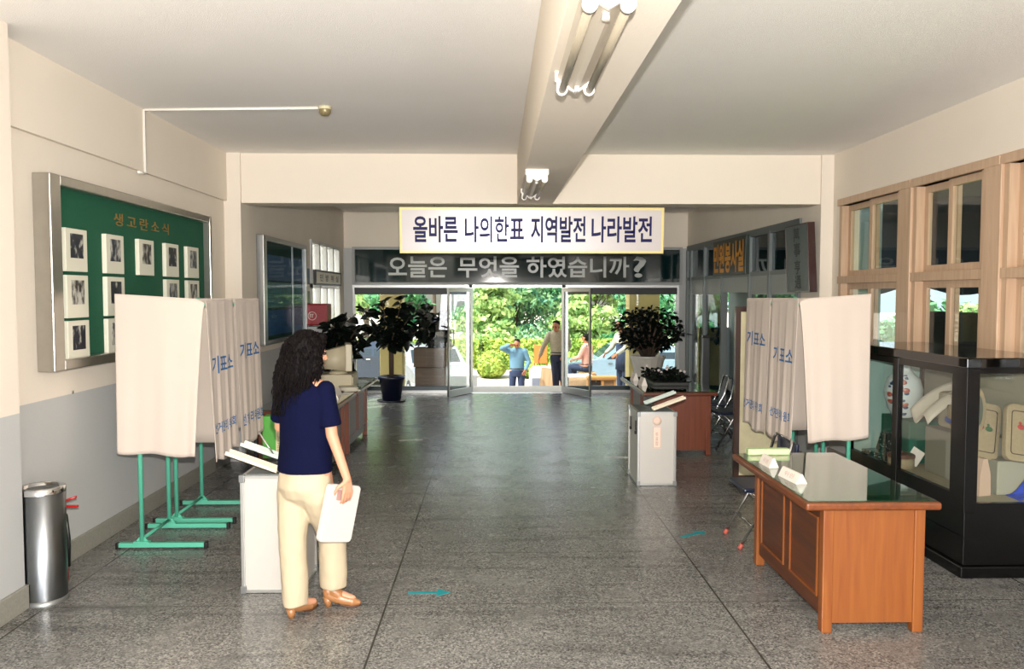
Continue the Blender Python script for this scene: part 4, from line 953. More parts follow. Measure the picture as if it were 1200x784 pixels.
# ------------------------------------------------------------------ plants
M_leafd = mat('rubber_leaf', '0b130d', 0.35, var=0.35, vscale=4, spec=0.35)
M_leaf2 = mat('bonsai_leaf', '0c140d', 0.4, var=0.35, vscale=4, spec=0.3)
M_bark = mat('bark', '4a3c30', 0.85, var=0.3, vscale=30, bump=0.3, bscale=40)
M_soil = mat('soil', '2c241d', 0.95, var=0.4, vscale=60)
def leaf_shape(mb, p, d, L, W, R):
    """one pointed oval leaf, folded along its midrib and drooping"""
    d = d.normalized(); up = Vector((0, 0, 1)); s = d.cross(up)
    if s.length < 1e-3: s = Vector((1, 0, 0))
    s.normalize(); n = s.cross(d).normalized(); roll = R.uniform(-0.8, 0.8)
    s2 = s * math.cos(roll) + n * math.sin(roll); n2 = n * math.cos(roll) - s * math.sin(roll)
    prev = None
    for i in range(6):
        t = i / 5; w = W * (math.sin(PI * min(1, t * 0.92 + 0.04)) ** 0.8) * 0.5
        c = p + d * (L * t) - Vector((0, 0, 1)) * (0.25 * L * t * t)
        row = [mb.b.verts.new(c - s2 * w + n2 * w * 0.3), mb.b.verts.new(c), mb.b.verts.new(c + s2 * w + n2 * w * 0.3)]
        if prev:
            for k in range(2):
                f = mb.b.faces.new((prev[k], prev[k + 1], row[k + 1], row[k])); f.smooth = True
        prev = row
def stems_plant(root, base, branches, nl, L, W, seed, mleaf, spread=0.07):
    """branches: list of point lists; leaves cluster on their outer halves"""
    R = random.Random(seed); st = MB(); lf = MB()
    for pts, r0 in branches:
        n = len(pts); st.tube(pts, [r0 * (1 - 0.75 * i / (n - 1)) for i in range(n)], n=7)
        for k in range(nl):
            t = R.uniform(0.35, 1.0) * (n - 1); i = min(int(t), n - 2); q = Vector(pts[i]).lerp(Vector(pts[i + 1]), t - i)
            d = Vector((R.uniform(-1, 1), R.uniform(-1, 1), R.uniform(-0.35, 0.7)))
            leaf_shape(lf, q + d * spread * R.random(), d, L * R.uniform(0.7, 1.15), W * R.uniform(0.8, 1.15), R)
    st.build('stem', M_bark, root); lf.build('foliage', mleaf, root, normals=False)
def pt(x, y, Y):  # photo point to world at depth Y
    d = Vector((math.sin(yaw) * math.cos(pit), math.cos(yaw) * math.cos(pit), -math.sin(pit))); r = Vector((math.cos(yaw), -math.sin(yaw), 0)); u = r.cross(d)
    v = d + r * ((x - 600) / FPX) - u * ((y - 392) / FPX); v *= Y / v.y
    return Vector((v.x, v.y, v.z + 1.9))
# rubber plant in the navy pot
PC = (-1.84, 14.15)
rp = thing('rubber_plant', (*PC, 0), 'tall rubber plant in a dark navy pot before the left glass panel', 'potted plant')
MB().lathe([(0, 0.02), (0.16, 0.02), (0.215, 0.40), (0.24, 0.40), (0.24, 0.455), (0.225, 0.455), (0.20, 0.42), (0, 0.42)], (*PC, 0), 36).build('pot', mat('navy_pot', '12162a', 0.35), rp)
MB().lathe([(0, 0), (0.24, 0), (0.26, 0.03), (0.245, 0.03), (0.23, 0.015), (0, 0.015)], (*PC, 0), 36).build('saucer', mat('navy_pot', '12162a', 0.35), rp)
MB().lathe([(0, 0.425), (0.2, 0.423)], (*PC, 0), 24).build('soil', M_soil, rp)
B = Vector((PC[0], PC[1], 0.42)); br_ = []
for i, (dx, x1, y1, dy) in enumerate(((-0.03, 426, 362, 0.1), (0.03, 470, 352, -0.05), (0.02, 492, 358, 0.1), (-0.01, 448, 356, -0.2), (0.03, 478, 375, -0.25), (-0.03, 438, 385, 0.15), (0.0, 460, 365, 0.25), (0.02, 498, 385, -0.1), (-0.02, 418, 385, -0.1), (0.0, 462, 390, -0.3))):
    T = pt(x1, y1, 14.15 + dy); k = B + Vector((dx, 0, 0.55)); br_.append(([B + Vector((dx * 0.7, 0, 0)), k, k.lerp(T, 0.5) + Vector((0, 0, 0.05)), T], 0.022))
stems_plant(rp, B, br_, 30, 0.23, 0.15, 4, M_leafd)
# plant behind the monitor
PC = (-2.50, 11.55)
q_ = thing('rubber_plant', (*PC, 0), 'dark leafy rubber plant standing behind the computer monitor by the left wall', 'potted plant')
MB().lathe([(0, 0), (0.17, 0), (0.22, 0.40), (0.235, 0.42), (0.235, 0.45), (0.2, 0.45), (0.19, 0.40), (0, 0.40)], (*PC, 0), 32).build('pot', mat('brown_pot', '4d3527', 0.5), q_)
MB().lathe([(0, 0.405), (0.19, 0.403)], (*PC, 0), 24).build('soil', M_soil, q_)
B = Vector((*PC, 0.4)); br_ = []
for (x1, y1, dy) in ((392, 378, 0), (405, 372, 0.1), (418, 385, -0.1), (398, 395, -0.3), (412, 400, 0.2), (425, 395, 0.0), (402, 385, 0.3), (420, 412, -0.1), (390, 400, 0.1)):
    T = pt(x1, y1, 11.4 + dy); br_.append(([B, B.lerp(T, 0.4) + Vector((0, 0, 0.1)), B.lerp(T, 0.75) + Vector((0, 0, 0.05)), T], 0.018))
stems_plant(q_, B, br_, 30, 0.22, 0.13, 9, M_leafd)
# brown planter outside the left panel
PX0, PX1, PYY = (486 - 580) / FPX * 16.0, (522 - 580) / FPX * 16.0, 16.0
pl = thing('planter', ((PX0 + PX1) / 2, 16.2, 0), 'tall brown box planter with bushy foliage beside the left glass door', 'planter')
Wb = wood('planter_board', '5a4636', '6d5644', 0.6, 'X', coat=0.05)
q = MB(); q.box(PX0, PX1, PYY, PYY + 0.42, 0.02, 0.42, 0.006); q.box(PX0 - 0.02, PX1 + 0.02, PYY - 0.02, PYY + 0.44, 0.44, 0.82, 0.006); q.build('planter_box', Wb, pl)
q = MB(); q.box(PX0 + 0.01, PX1 - 0.01, PYY + 0.01, PYY + 0.41, 0.42, 0.44); q.box(PX0 + 0.02, PX1 - 0.02, PYY + 0.02, PYY + 0.4, 0, 0.02); q.build('joint', mat('dark_joint', '231a14', 0.8), pl)
MB().box(PX0 + 0.02, PX1 - 0.02, PYY + 0.02, PYY + 0.4, 0.815, 0.825).build('soil', M_soil, pl)
B = Vector(((PX0 + PX1) / 2, PYY + 0.2, 0.8)); br_ = []
R3 = random.Random(12)
for (x1, y1) in ((492, 362), (502, 358), (512, 366), (522, 370), (496, 378), (508, 380), (518, 388), (526, 392), (490, 392), (504, 394), (514, 400), (500, 370)):
    T = pt(x1, y1, PYY + 0.15 + R3.uniform(-0.25, 0.25)); br_.append(([B, B.lerp(T, 0.5) + Vector((0, 0, 0.06)), T], 0.012))
stems_plant(pl, B, br_, 42, 0.20, 0.125, 13, M_leaf2)
q = MB(); c = pt(527, 405, 16.0)
for a in range(5): q.sph(c + Vector((0.04 * math.cos(a * 1.256), -0.02, 0.05 * math.sin(a * 1.256))), 0.04, 1, 0.3, 1, 8, 6)
q.build('blossom', mat('pale_blossom', 'd9cdc8', 0.6), pl)
# big plant in a white waisted pot
PC = (2.79, 14.45)
wp = thing('potted_tree', (*PC, 0), 'round-crowned dark plant in a white waisted pot before the right glass panel', 'potted plant')
q = MB(); q.lathe([(0, 0.03), (0.30, 0.03), (0.315, 0.05), (0.305, 0.12), (0.235, 0.33), (0.235, 0.42), (0.30, 0.70), (0.325, 0.76), (0.325, 0.785), (0.29, 0.785), (0.27, 0.72), (0, 0.70)], (*PC, 0), 16, smooth=False)
q.build('pot', mat('white_glazed_pot', 'cfcac0', 0.5, var=0.06, vscale=5), wp)
MB().lathe([(0, 0), (0.31, 0), (0.31, 0.03), (0, 0.03)], (*PC, 0), 16).build('pot_base', mat('dark_stand', '2a2b28', 0.6), wp)
MB().lathe([(0, 0.735), (0.275, 0.735)], (*PC, 0), 20).build('soil', M_soil, wp)
B = Vector((*PC, 0.72)); br_ = []; R3 = random.Random(31)
for (x1, y1) in ((722, 378), (730, 368), (742, 364), (752, 360), (764, 358), (776, 360), (786, 368), (796, 378), (800, 390), (726, 390), (738, 384), (750, 378), (762, 376), (774, 378), (786, 384), (792, 396), (732, 400), (745, 398), (757, 394), (770, 396), (782, 400), (760, 368)):
    T = pt(x1, y1 + 2, 14.45 + R3.uniform(-0.4, 0.4)); k = B + (T - B) * 0.35 + Vector((0, 0, 0.05)); br_.append(([B + Vector(((T.x - B.x) * 0.12, 0, 0)), k, k.lerp(T, 0.6) + Vector((0, 0, 0.04)), T], 0.03))
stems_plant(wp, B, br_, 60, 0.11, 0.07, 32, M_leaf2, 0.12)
# low dark plant tray on the red-brown desk
tr = thing('plant_tray', (2.2, 10.3, 0.757), 'low tray of small dark plants with white flower flecks on the red-brown desk', 'potted plant')
q = MB().box(1.98, 2.42, 9.85, 10.75, 0.757, 0.80, 0.008); q.build('tray', mat('dark_stand', '2a2b28', 0.6), tr)
lf = MB(); R3 = random.Random(8); fw = MB()
for k in range(260):
    p = Vector((R3.uniform(2.0, 2.4), R3.uniform(9.87, 10.73), 0.79 + R3.uniform(0, 0.10)))
    leaf_shape(lf, p, Vector((R3.uniform(-1, 1), R3.uniform(-1, 1), R3.uniform(0, 1.0))), 0.09, 0.05, R3)
    if k % 22 == 0: fw.sph(p + Vector((0, 0, 0.08)), 0.018, u=8, v=6)
lf.build('foliage', M_leafd, tr, normals=False); fw.build('blossom', mat('pale_blossom', 'd9cdc8', 0.6), tr)

# ------------------------------------------------------------------ people
M_skin = mat('skin', 'c58f72', 0.5, var=0.06, vscale=20, spec=0.35)
M_skin2 = mat('tanned_skin', 'a06a4c', 0.55, spec=0.3)
M_hair = mat('black_hair', '090505', 0.65, spec=0.12)
def hand(mb, wrist, d, palm_n, s=1.0, curl=0.5, thumb=1, spread=1.0):
    """palm and five separate bent fingers. d: finger direction, palm_n: direction the palm faces"""
    wrist = Vector(wrist); d = Vector(d).normalized(); n = Vector(palm_n); n = (n - d * n.dot(d)).normalized(); a = d.cross(n).normalized() * thumb
    pl_ = 0.085 * s
    for k in range(4):       # four metacarpals make the palm
        o = a * (0.028 - 0.019 * k) * s
        mb.limb([wrist + o * 0.45, wrist + d * pl_ + o], [0.016 * s, 0.0115 * s], n=10)
    lens = [0.068, 0.078, 0.072, 0.055]
    for k in range(4):
        o = a * (0.028 - 0.019 * k) * s * (1 + 0.12 * spread)
        p = wrist + d * pl_ + o; dd = d.copy(); ax = a.cross(d)
        pts = [p]; c = curl * (1 + 0.1 * k)
        for j, fr in enumerate((0.45, 0.32, 0.23)):
            ang = c * (0.75 + 0.35 * j) * (j + 1) * 0.62
            dd = (d * math.cos(ang) + n * math.sin(ang)).normalized()
            p = p + dd * lens[k] * s * fr * 1.05; pts.append(p)
        mb.limb(pts, [0.0095 * s, 0.0088 * s, 0.008 * s, 0.0068 * s], n=10)
    t0 = wrist + d * 0.022 * s + a * 0.026 * s; t1 = t0 + (d * 0.5 + a * 0.75 + n * 0.3).normalized() * 0.042 * s; t2 = t1 + (d * 0.85 + a * 0.25 + n * 0.45).normalized() * 0.034 * s; t3 = t2 + (d * 0.9 + n * 0.5).normalized() * 0.024 * s
    mb.limb([t0, t1, t2, t3], [0.014 * s, 0.0115 * s, 0.010 * s, 0.0075 * s], n=10)
def head(mb, c, fwd, s=1.0, up=Vector((0, 0, 1))):
    """skull, jaw, nose, lips, brow, ears in one mass. c: centre at eye height"""
    f = Vector(fwd).normalized(); u = (up - f * up.dot(f)).normalized(); r = f.cross(u)
    M = Matrix(((r.x, f.x, u.x, 0), (r.y, f.y, u.y, 0), (r.z, f.z, u.z, 0), (0, 0, 0, 1)))
    def P(x, y, z): return Vector(c) + (r * x + f * y + u * z) * s
    mb.sph(P(0, -0.012, 0.03), 0.09 * s, 0.84, 1.06, 0.92, 20, 14, M)
    mb.sph(P(0, 0.022, -0.035), 0.068 * s, 0.9, 0.95, 1.15, 18, 12, M)
    mb.sph(P(0, 0.052, -0.088), 0.026 * s, 1.15, 0.9, 0.8, 12, 8, M)
    mb.limb([P(0, 0.085, 0.008), P(0, 0.105, -0.032)], [0.009 * s, 0.013 * s], n=10)
    mb.sph(P(-0.011, 0.096, -0.036), 0.009 * s, u=10, v=8); mb.sph(P(0.011, 0.096, -0.036), 0.009 * s, u=10, v=8)
    mb.sph(P(0, 0.085, -0.062), 0.014 * s, 1.5, 0.6, 0.35, 12, 8, M); mb.sph(P(0, 0.083, -0.071), 0.013 * s, 1.3, 0.6, 0.4, 12, 8, M)
    mb.limb([P(-0.04, 0.074, 0.018), P(0, 0.086, 0.02), P(0.04, 0.074, 0.018)], [0.011 * s, 0.011 * s, 0.011 * s], n=8)
    for e in (-1, 1):
        mb.sph(P(e * 0.04, 0.06, -0.025), 0.024 * s, 1, 0.8, 0.9, 12, 8, M)
        mb.sph(P(e * 0.078, -0.008, -0.012), 0.03 * s, 0.28, 0.65, 1.0, 12, 8, M)
    return P
def features(P, parent, s=1.0):
    for e in (-1, 1):
        MB().sph(P(e * 0.032, 0.076, 0.0), 0.0125 * s, 1.2, 0.8, 0.75, 12, 8).build('eye', mat('eye_dark', '1a1210', 0.2), parent)
        MB().limb([P(e * 0.017, 0.093, 0.022), P(e * 0.034, 0.09, 0.026), P(e * 0.05, 0.077, 0.02)], [0.004 * s, 0.0045 * s, 0.003 * s], n=6).build('eyebrow', M_hair, parent)
    MB().limb([P(-0.02, 0.088, -0.066), P(0, 0.095, -0.066), P(0.02, 0.088, -0.066)], [0.003 * s, 0.0045 * s, 0.003 * s], n=6).build('lips', mat('lips', '9a5a50', 0.5), parent)
def skin_mods(v, it=6): return (('REMESH', {'mode': 'VOXEL', 'voxel_size': v}), ('SMOOTH', {'factor': 0.5, 'iterations': it}))

# --- the woman in the navy top
WO = Vector((-1.112, 4.66, 0))
wf = Vector((0.42, 0.907, 0)); wr = Vector((0.907, -0.42, 0))
def BP(r, f, z): return WO + wr * r + wf * f + Vector((0, 0, z))
wm = thing('person', (-1.11, 4.66, 0), 'woman with long curly black hair, navy top and cream trousers, holding a white case', 'person')
RE = Vector((-0.940, 4.575, 1.09))
LE = BP(-0.235, 0.06, 1.10); LW = BP(-0.12, 0.27, 1.02)
LK = Vector((-1.19, 4.64, 0.47)); LA = Vector((-1.18, 4.63, 0.12)); RK = Vector((-0.985, 4.77, 0.47)); RA = Vector((-0.99, 4.80, 0.125))
hf = Vector((0.80, 0.60, -0.04)); HC = Vector((-1.088, 4.69, 1.555))
# slab carried in the right hand
SWd = Vector((0.65, 0.757, -0.24)).normalized()
SU = (Vector((0.13, 0.11, 1.0))); SU = (SU - SWd * SU.dot(SWd)).normalized(); SN = SWd.cross(SU).normalized()   # SN towards viewer's right
SC = Vector((-0.905, 4.575, 0.635)); RW = SC + SU * 0.205 + SN * 0.050 - SWd * 0.03
body = MB()
P = head(body, HC, hf, 0.98)
body.limb([HC + Vector((-0.015, -0.01, -0.06)), BP(0, 0, 1.43), BP(0, -0.0, 1.36)], [0.052, 0.052, 0.07])
body.limb([BP(-0.15, 0, 1.355), BP(0, 0, 1.37), BP(0.15, 0, 1.355)], [0.045, 0.06, 0.045])
body.limb([BP(0, 0, 1.36), BP(0, 0.01, 1.2), BP(0, 0, 1.02), BP(0, -0.01, 0.88)], [0.09, 0.10, 0.09, 0.10])
body.limb([BP(0.155, 0, 1.35), RE, RW], [0.043, 0.034, 0.024])
body.limb([BP(-0.155, 0, 1.35), LE, LW], [0.043, 0.034, 0.024])
for s_, K, A in ((-1, LK, LA), (1, RK, RA)): body.limb([BP(s_ * 0.08, 0, 0.86), K, A], [0.085, 0.05, 0.034])
hdir = (-SU * 0.93 + SWd * 0.25).normalized()
hand(body, RW, hdir, -SN, 0.95, 0.32, -1)
hand(body, LW, (LW - LE) + Vector((0.05, 0.02, -0.05)), Vector((0.3, 0.1, -1)), 0.95, 0.6, 1)
body.limb([LA, Vector((-1.17, 4.66, 0.075)), Vector((-1.10, 4.76, 0.045))], [0.033, 0.032, 0.02]); body.limb([RA, Vector((-0.98, 4.80, 0.08)), Vector((-0.87, 4.80, 0.045))], [0.033, 0.032, 0.02])
bo = body.build('body', M_skin, wm, skin_mods(0.0042, 5))
features(P, wm, 0.98)
def ring(c, rw, rd, ax=None, n=28):
    return [c + wr * (rw * math.cos(2 * PI * k / n)) + wf * (rd * math.sin(2 * PI * k / n)) for k in range(n)]
tp = MB()
tp.loft([ring(BP(0, -0.005, 0.868), 0.172, 0.135), ring(BP(0, -0.005, 0.93), 0.170, 0.132), ring(BP(0, 0.0, 1.03), 0.160, 0.125), ring(BP(0, 0.005, 1.14), 0.166, 0.130), ring(BP(0, 0.01, 1.23), 0.174, 0.135), ring(BP(0, 0.0, 1.31), 0.176, 0.115), ring(BP(0, 0, 1.365), 0.150, 0.085), ring(BP(0, 0.0, 1.405), 0.085, 0.068), ring(BP(0, 0.005, 1.435), 0.062, 0.060)])
for s_, E_ in ((1, RE), (-1, LE)):
    S0 = BP(s_ * 0.148, 0, 1.352); e = S0.lerp(E_, 0.80); tp.limb([S0, S0.lerp(E_, 0.4)], [0.056, 0.058]); tp.cyl(S0.lerp(E_, 0.4), e, 0.058, 0.066, n=20)
top = tp.build('top', mat('navy_cotton', '070b28', 0.9, spec=0.1, var=0.12, vscale=9, bump=0.15, bscale=25), wm, skin_mods(0.006, 8))
for vv in top.data.vertices:
    c = vv.co + Vector(wm.location); nse = noise.noise(Vector((c.x * 9, c.y * 9, c.z * 5)))
    vv.co += vv.normal * nse * 0.006
tz = MB()
def tring(c, r1, r2): return [c + wr * (r1 * math.cos(2 * PI * k / 24)) + wf * (r2 * math.sin(2 * PI * k / 24)) for k in range(24)]
tz.loft([tring(BP(0, 0, 0.905), 0.150, 0.112), tring(BP(0, -0.008, 0.85), 0.161, 0.124), tring(BP(0, -0.014, 0.78), 0.168, 0.132), tring(BP(0, -0.01, 0.72), 0.160, 0.115), tring(BP(0, -0.005, 0.66), 0.10, 0.06)])
for s_, K, A, rk, ra in ((-1, LK, Vector((-1.175, 4.625, 0.075)), 0.080, 0.073), (1, RK, Vector((-0.985, 4.79, 0.125)), 0.085, 0.083)):
    h0 = BP(s_ * 0.078, -0.005, 0.74); tz.limb([h0, h0.lerp(K, 0.35), h0.lerp(K, 0.65), K], [0.104, 0.100, 0.092, rk]); tz.cyl(K, A, rk, ra, n=24)
trs = tz.build('trousers', mat('cream_trousers', 'b8a98e', 0.85, var=0.04, vscale=8), wm, skin_mods(0.006, 16))
for vv in trs.data.vertices:
    c = vv.co + Vector(wm.location); a = noise.noise(Vector((c.x * 14, c.y * 14, c.z * 4.0))) + 0.5 * noise.noise(Vector((c.x * 22, c.y * 22, c.z * 16)))
    vv.co += vv.normal * a * 0.007
M_tan = mat('tan_leather', '9b6c44', 0.35, coat=0.2)
for (h, tt, nm) in ((Vector((-1.212, 4.60, 0)), Vector((-1.095, 4.795, 0)), 'l'), (Vector((-1.045, 4.795, 0)), Vector((-0.835, 4.80, 0)), 'r')):
    d = (tt - h).normalized(); q = MB(); L = (tt - h).length; z = Vector((0, 0, 1)); Ls = 0.24 if nm == 'l' else 0.225; tt = h + d * Ls
    q.limb([h + d * 0.025 + z * 0.095, h + d * 0.03 + z * 0.066], [0.033, 0.032]); q.limb([h + d * 0.03 + z * 0.068, h + d * 0.11 + z * 0.043, h + d * 0.17 + z * 0.028], [0.032, 0.036, 0.029]); q.limb([h + d * 0.17 + z * 0.027, tt - d * 0.015 + z * 0.02], [0.032, 0.016])
    q.limb([h + d * 0.06 + z * 0.095, h + d * 0.09 + z * 0.07], [0.036, 0.034])
    so = q.build('shoe', M_tan, wm, skin_mods(0.005, 5))
    q = MB(); q.cyl(h + d * 0.028 + z * 0.0, h + d * 0.022 + z * 0.062, 0.020, 0.029, n=16); q.build('heel', M_tan, so)
    q = MB(); s2 = d.cross(z)
    def so_ring(t, w_, zz): c = h + d * t; return [c + s2 * w_ + z * zz, c - s2 * w_ + z * zz, c - s2 * w_ + z * (zz + 0.007), c + s2 * w_ + z * (zz + 0.007)]
    q.loft([so_ring(0.06, 0.022, 0.040), so_ring(0.11, 0.03, 0.012), so_ring(0.15, 0.034, 0.001), so_ring(0.20, 0.03, 0.001), so_ring(Ls - 0.002, 0.012, 0.004)]); q.build('sole', mat('dark_sole', '4a2f1e', 0.6), so)
# hair: a full mass with hundreds of curled locks
R5 = random.Random(77)
hm = MB(); r_h = Vector((hf.y, -hf.x, 0)).normalized(); f_h = Vector((hf.x, hf.y, 0)).normalized()
def HP(r, f, z): return HC + r_h * r + f_h * f + Vector((0, 0, z))
hm.sph(HP(0, -0.025, 0.035), 0.115, 0.92, 1.0, 0.92, 20, 14); hm.limb([HP(0.0, -0.05, 0.02), HP(-0.0, -0.085, -0.10), HC + Vector((-0.085, -0.03, -0.22)), HC + Vector((-0.125, -0.02, -0.30))], [0.105, 0.105, 0.09, 0.06])
hm.limb([HP(-0.07, 0.0, 0.02), HP(-0.085, -0.03, -0.13), HC + Vector((-0.15, 0.02, -0.25))], [0.05, 0.06, 0.04]); hm.limb([HP(0.075, 0.0, 0.03), HP(0.08, -0.02, -0.08), HP(0.07, -0.05, -0.15)], [0.035, 0.045, 0.03])
hm.limb([HP(0.03, 0.06, 0.085), HP(0.07, 0.045, 0.04)], [0.03, 0.025]); hm.limb([HP(-0.03, 0.06, 0.085), HP(-0.07, 0.05, 0.0)], [0.03, 0.028])
ho = hm.build('hair', M_hair, wm, skin_mods(0.008, 4))
for vv in ho.data.vertices:
    c = vv.co; vv.co += vv.normal * (0.016 * noise.noise(c * 28) + 0.008 * noise.noise(c * 60))
lk = MB(); base = ho.data; nv = len(base.vertices)
for k in range(900):
    vi = R5.randrange(nv); p = base.vertices[vi].co + Vector(wm.location); nrm = base.vertices[vi].normal
    if p.z > HC.z + 0.135 or (p - HC).dot(f_h) > 0.05: continue
    L = R5.uniform(0.08, 0.16); ph = R5.uniform(0, 6.28); pts = []; tl_ = Vector((-0.16, -0.0, -1)).normalized()
    ca = R5.uniform(0.003, 0.006); tw = R5.uniform(18, 30)
    out = Vector((nrm.x, nrm.y, 0)) * 0.6
    for j in range(17):
        t = j / 16; q = p + nrm * 0.004 + tl_ * (L * t) + out * (0.02 * math.sin(t * 2.2))
        if q.z < 1.205: q.z = 1.205 + R5.uniform(-0.004, 0.004)
        pts.append(q + Vector((math.cos(ph + tw * t * 0.6) * ca, math.sin(ph + tw * t * 0.6) * ca, 0)))
    lk.tube(pts, [0.0042 * (1 - 0.7 * j / 16) for j in range(17)], n=5)
lk.build('hair_lock', M_hair, wm)
# carried case
cs = thing('carry_case', tuple(SC), 'flat white plastic case carried in the woman\'s right hand', 'case')
Tm = Matrix(((SWd.x, SU.x, SN.x, SC.x), (SWd.y, SU.y, SN.y, SC.y), (SWd.z, SU.z, SN.z, SC.z), (0, 0, 0, 1)))
def rrect(w, h, r, cy_=0.0, k=6):
    o = []
    for cx, c2, a0 in ((w / 2 - r, h / 2 - r, 0), (-w / 2 + r, h / 2 - r, 90), (-w / 2 + r, -h / 2 + r, 180), (w / 2 - r, -h / 2 + r, 270)):
        for i in range(k): a = math.radians(a0 + i * 90 / (k - 1)); o.append((cx + r * math.cos(a), cy_ + c2 + r * math.sin(a)))
    return o
M_case = mat('white_case_plastic', 'c3beb8', 0.4)
MB().prism(rrect(0.235, 0.33, 0.025), -0.018, 0.018, Tm, 0.006).build('shell', M_case, cs)
q = MB(); q.prism(rrect(0.11, 0.06, 0.01, 0.105), 0.0182, 0.0195, Tm); q.prism(rrect(0.11, 0.06, 0.01, 0.105), -0.0195, -0.0182, Tm); q.build('handle_recess', mat('pink_recess', 'a8847c', 0.6), cs)

# --- men outside
def man(loc, yawd, label, shirt, trouser, J, hair=True, vest=None, skin=M_skin2):
    """J: joints in body axes (right, forward, up)"""
    t = thing('person', loc, label, 'person')
    a = math.radians(yawd); fw = Vector((math.sin(a), math.cos(a), 0)); rt = Vector((fw.y, -fw.x, 0)); O = Vector(loc)
    def W(p): return O + rt * p[0] + fw * p[1] + Vector((0, 0, p[2]))
    g = {k: W(v) for k, v in J.items() if k not in ('look', 'curl')}
    b = MB(); lk = J.get('look', (0, 1, -0.1)); lv = rt * lk[0] + fw * lk[1] + Vector((0, 0, lk[2]))
    Ph = head(b, g['head'], lv, 1.0)
    nk = (g['ls'] + g['rs']) / 2 + Vector((0, 0, 0.05))
    b.limb([g['head'] - Vector((0, 0, 0.06)), nk], [0.055, 0.06]); b.limb([g['ls'], nk - Vector((0, 0, 0.03)), g['rs']], [0.05, 0.07, 0.05])
    pv = (g['lh'] + g['rh']) / 2
    b.limb([nk - Vector((0, 0, 0.06)), nk.lerp(pv, 0.5), pv], [0.105, 0.105, 0.11])
    for s_ in 'lr':
        b.limb([g[s_ + 's'], g[s_ + 'e'], g[s_ + 'w']], [0.047, 0.038, 0.026])
        b.limb([g[s_ + 'h'], g[s_ + 'k'], g[s_ + 'a']], [0.09, 0.055, 0.038])
        dv = g[s_ + 'w'] - g[s_ + 'e']; tgt = g['head'] if (g[s_ + 'w'] - g['head']).length < 0.3 else pv
        hand(b, g[s_ + 'w'], dv if tgt is pv else (tgt + lv.normalized() * 0.09 - g[s_ + 'w']), (tgt - g[s_ + 'w']), 1.0, 0.55, 1 if s_ == 'l' else -1)
    b.build('body', skin, t, skin_mods(0.0065, 4)); features(Ph, t)
    def rg(c, rw, rd, n=24): return [c + rt * (rw * math.cos(2 * PI * k / n)) + fw * (rd * math.sin(2 * PI * k / n)) for k in range(n)]
    s = MB(); ch = nk.lerp(pv, 0.35)
    s.loft([rg(pv + Vector((0, 0, 0.03)), 0.175, 0.125), rg(pv + Vector((0, 0, 0.12)), 0.178, 0.128), rg(ch, 0.195, 0.135), rg(nk - Vector((0, 0, 0.07)), 0.20, 0.12), rg(nk - Vector((0, 0, 0.005)), 0.165, 0.105), rg(nk + Vector((0, 0, 0.045)), 0.09, 0.09)])
    for k in 'lr': s.limb([g[k + 's'], g[k + 'e']], [0.075, 0.058]); s.limb([g[k + 'e'], g[k + 'e'].lerp(g[k + 'w'], 0.85)], [0.058, 0.046])
    so = s.build('shirt', shirt, t, skin_mods(0.011, 5))
    q = MB(); q.loft([rg(pv + Vector((0, 0, 0.08)), 0.155, 0.115), rg(pv, 0.172, 0.13), rg(pv - Vector((0, 0, 0.12)), 0.175, 0.12)])
    for k in 'lr': q.limb([g[k + 'h'] - Vector((0, 0, 0.03)), g[k + 'k']], [0.10, 0.080]); q.cyl(g[k + 'k'], g[k + 'a'] + Vector((0, 0, -0.03)), 0.080, 0.068, n=18)
    q.build('trousers', trouser, t, skin_mods(0.011, 5))
    q = MB(); q.tube(rg(pv + Vector((0, 0, 0.075)), 0.17, 0.128) + [rg(pv + Vector((0, 0, 0.075)), 0.17, 0.128)[0]], 0.014, n=6); q.build('belt', M_blackp, t)
    for k in 'lr':
        A = g[k + 'a']; zf = A.z - 0.085
        q = MB(); q.limb([Vector((A.x, A.y, zf + 0.055)) - fw * 0.03, Vector((A.x, A.y, zf + 0.04)) + fw * 0.08, Vector((A.x, A.y, zf + 0.033)) + fw * 0.16], [0.045, 0.042, 0.032])
        q.build('shoe', mat('pale_shoe', 'c9c2b4', 0.6), t, skin_mods(0.01, 4))
    if hair:
        f_ = lv.normalized(); hc = g['head']; h = MB()
        h.sph(hc - f_ * 0.022 + Vector((0, 0, 0.05)), 0.098, 0.88, 1.05, 0.78, 18, 12, Matrix(((f_.y, f_.x, 0, 0), (-f_.x, f_.y, 0, 0), (0, 0, 1, 0), (0, 0, 0, 1))))
        h.sph(hc - f_ * 0.055 - Vector((0, 0, 0.01)), 0.075, u=14, v=10)
        ho = h.build('hair', M_hair, t, skin_mods(0.009, 3))
        for vv in ho.data.vertices: vv.co += vv.normal * 0.012 * noise.noise(vv.co * 40)
    return t, g, so
GZ = -0.92
M_lblue = mat('light_blue_shirt', '54798f', 0.85, var=0.1, vscale=6)
M_dblue = mat('dark_blue_trousers', '1c2b48', 0.85, var=0.1, vscale=8)
mx = (606 - 580) / FPX * 19.6
man((mx, 19.6, GZ), 180 + 8, 'man in a light blue shirt outside, shading his face with a raised arm', M_lblue, M_dblue,
    dict(head=(0, 0.05, 1.60), look=(0.1, 1, -0.35), ls=(-0.185, 0, 1.42), rs=(0.185, 0, 1.42), re=(0.36, 0.12, 1.50), rw=(0.14, 0.24, 1.60), le=(-0.29, 0.0, 1.17), lw=(-0.22, 0.16, 0.97), lh=(-0.10, 0, 0.92), rh=(0.10, 0, 0.92), lk=(-0.11, 0.02, 0.5), rk=(0.12, 0.02, 0.5), la=(-0.12, 0, 0.085), ra=(0.14, 0, 0.085)))
m2x = (652 - 580) / FPX * 17.5
M_check = mat('beige_check_shirt', '9a927c', 0.85, var=0.35, vscale=28)
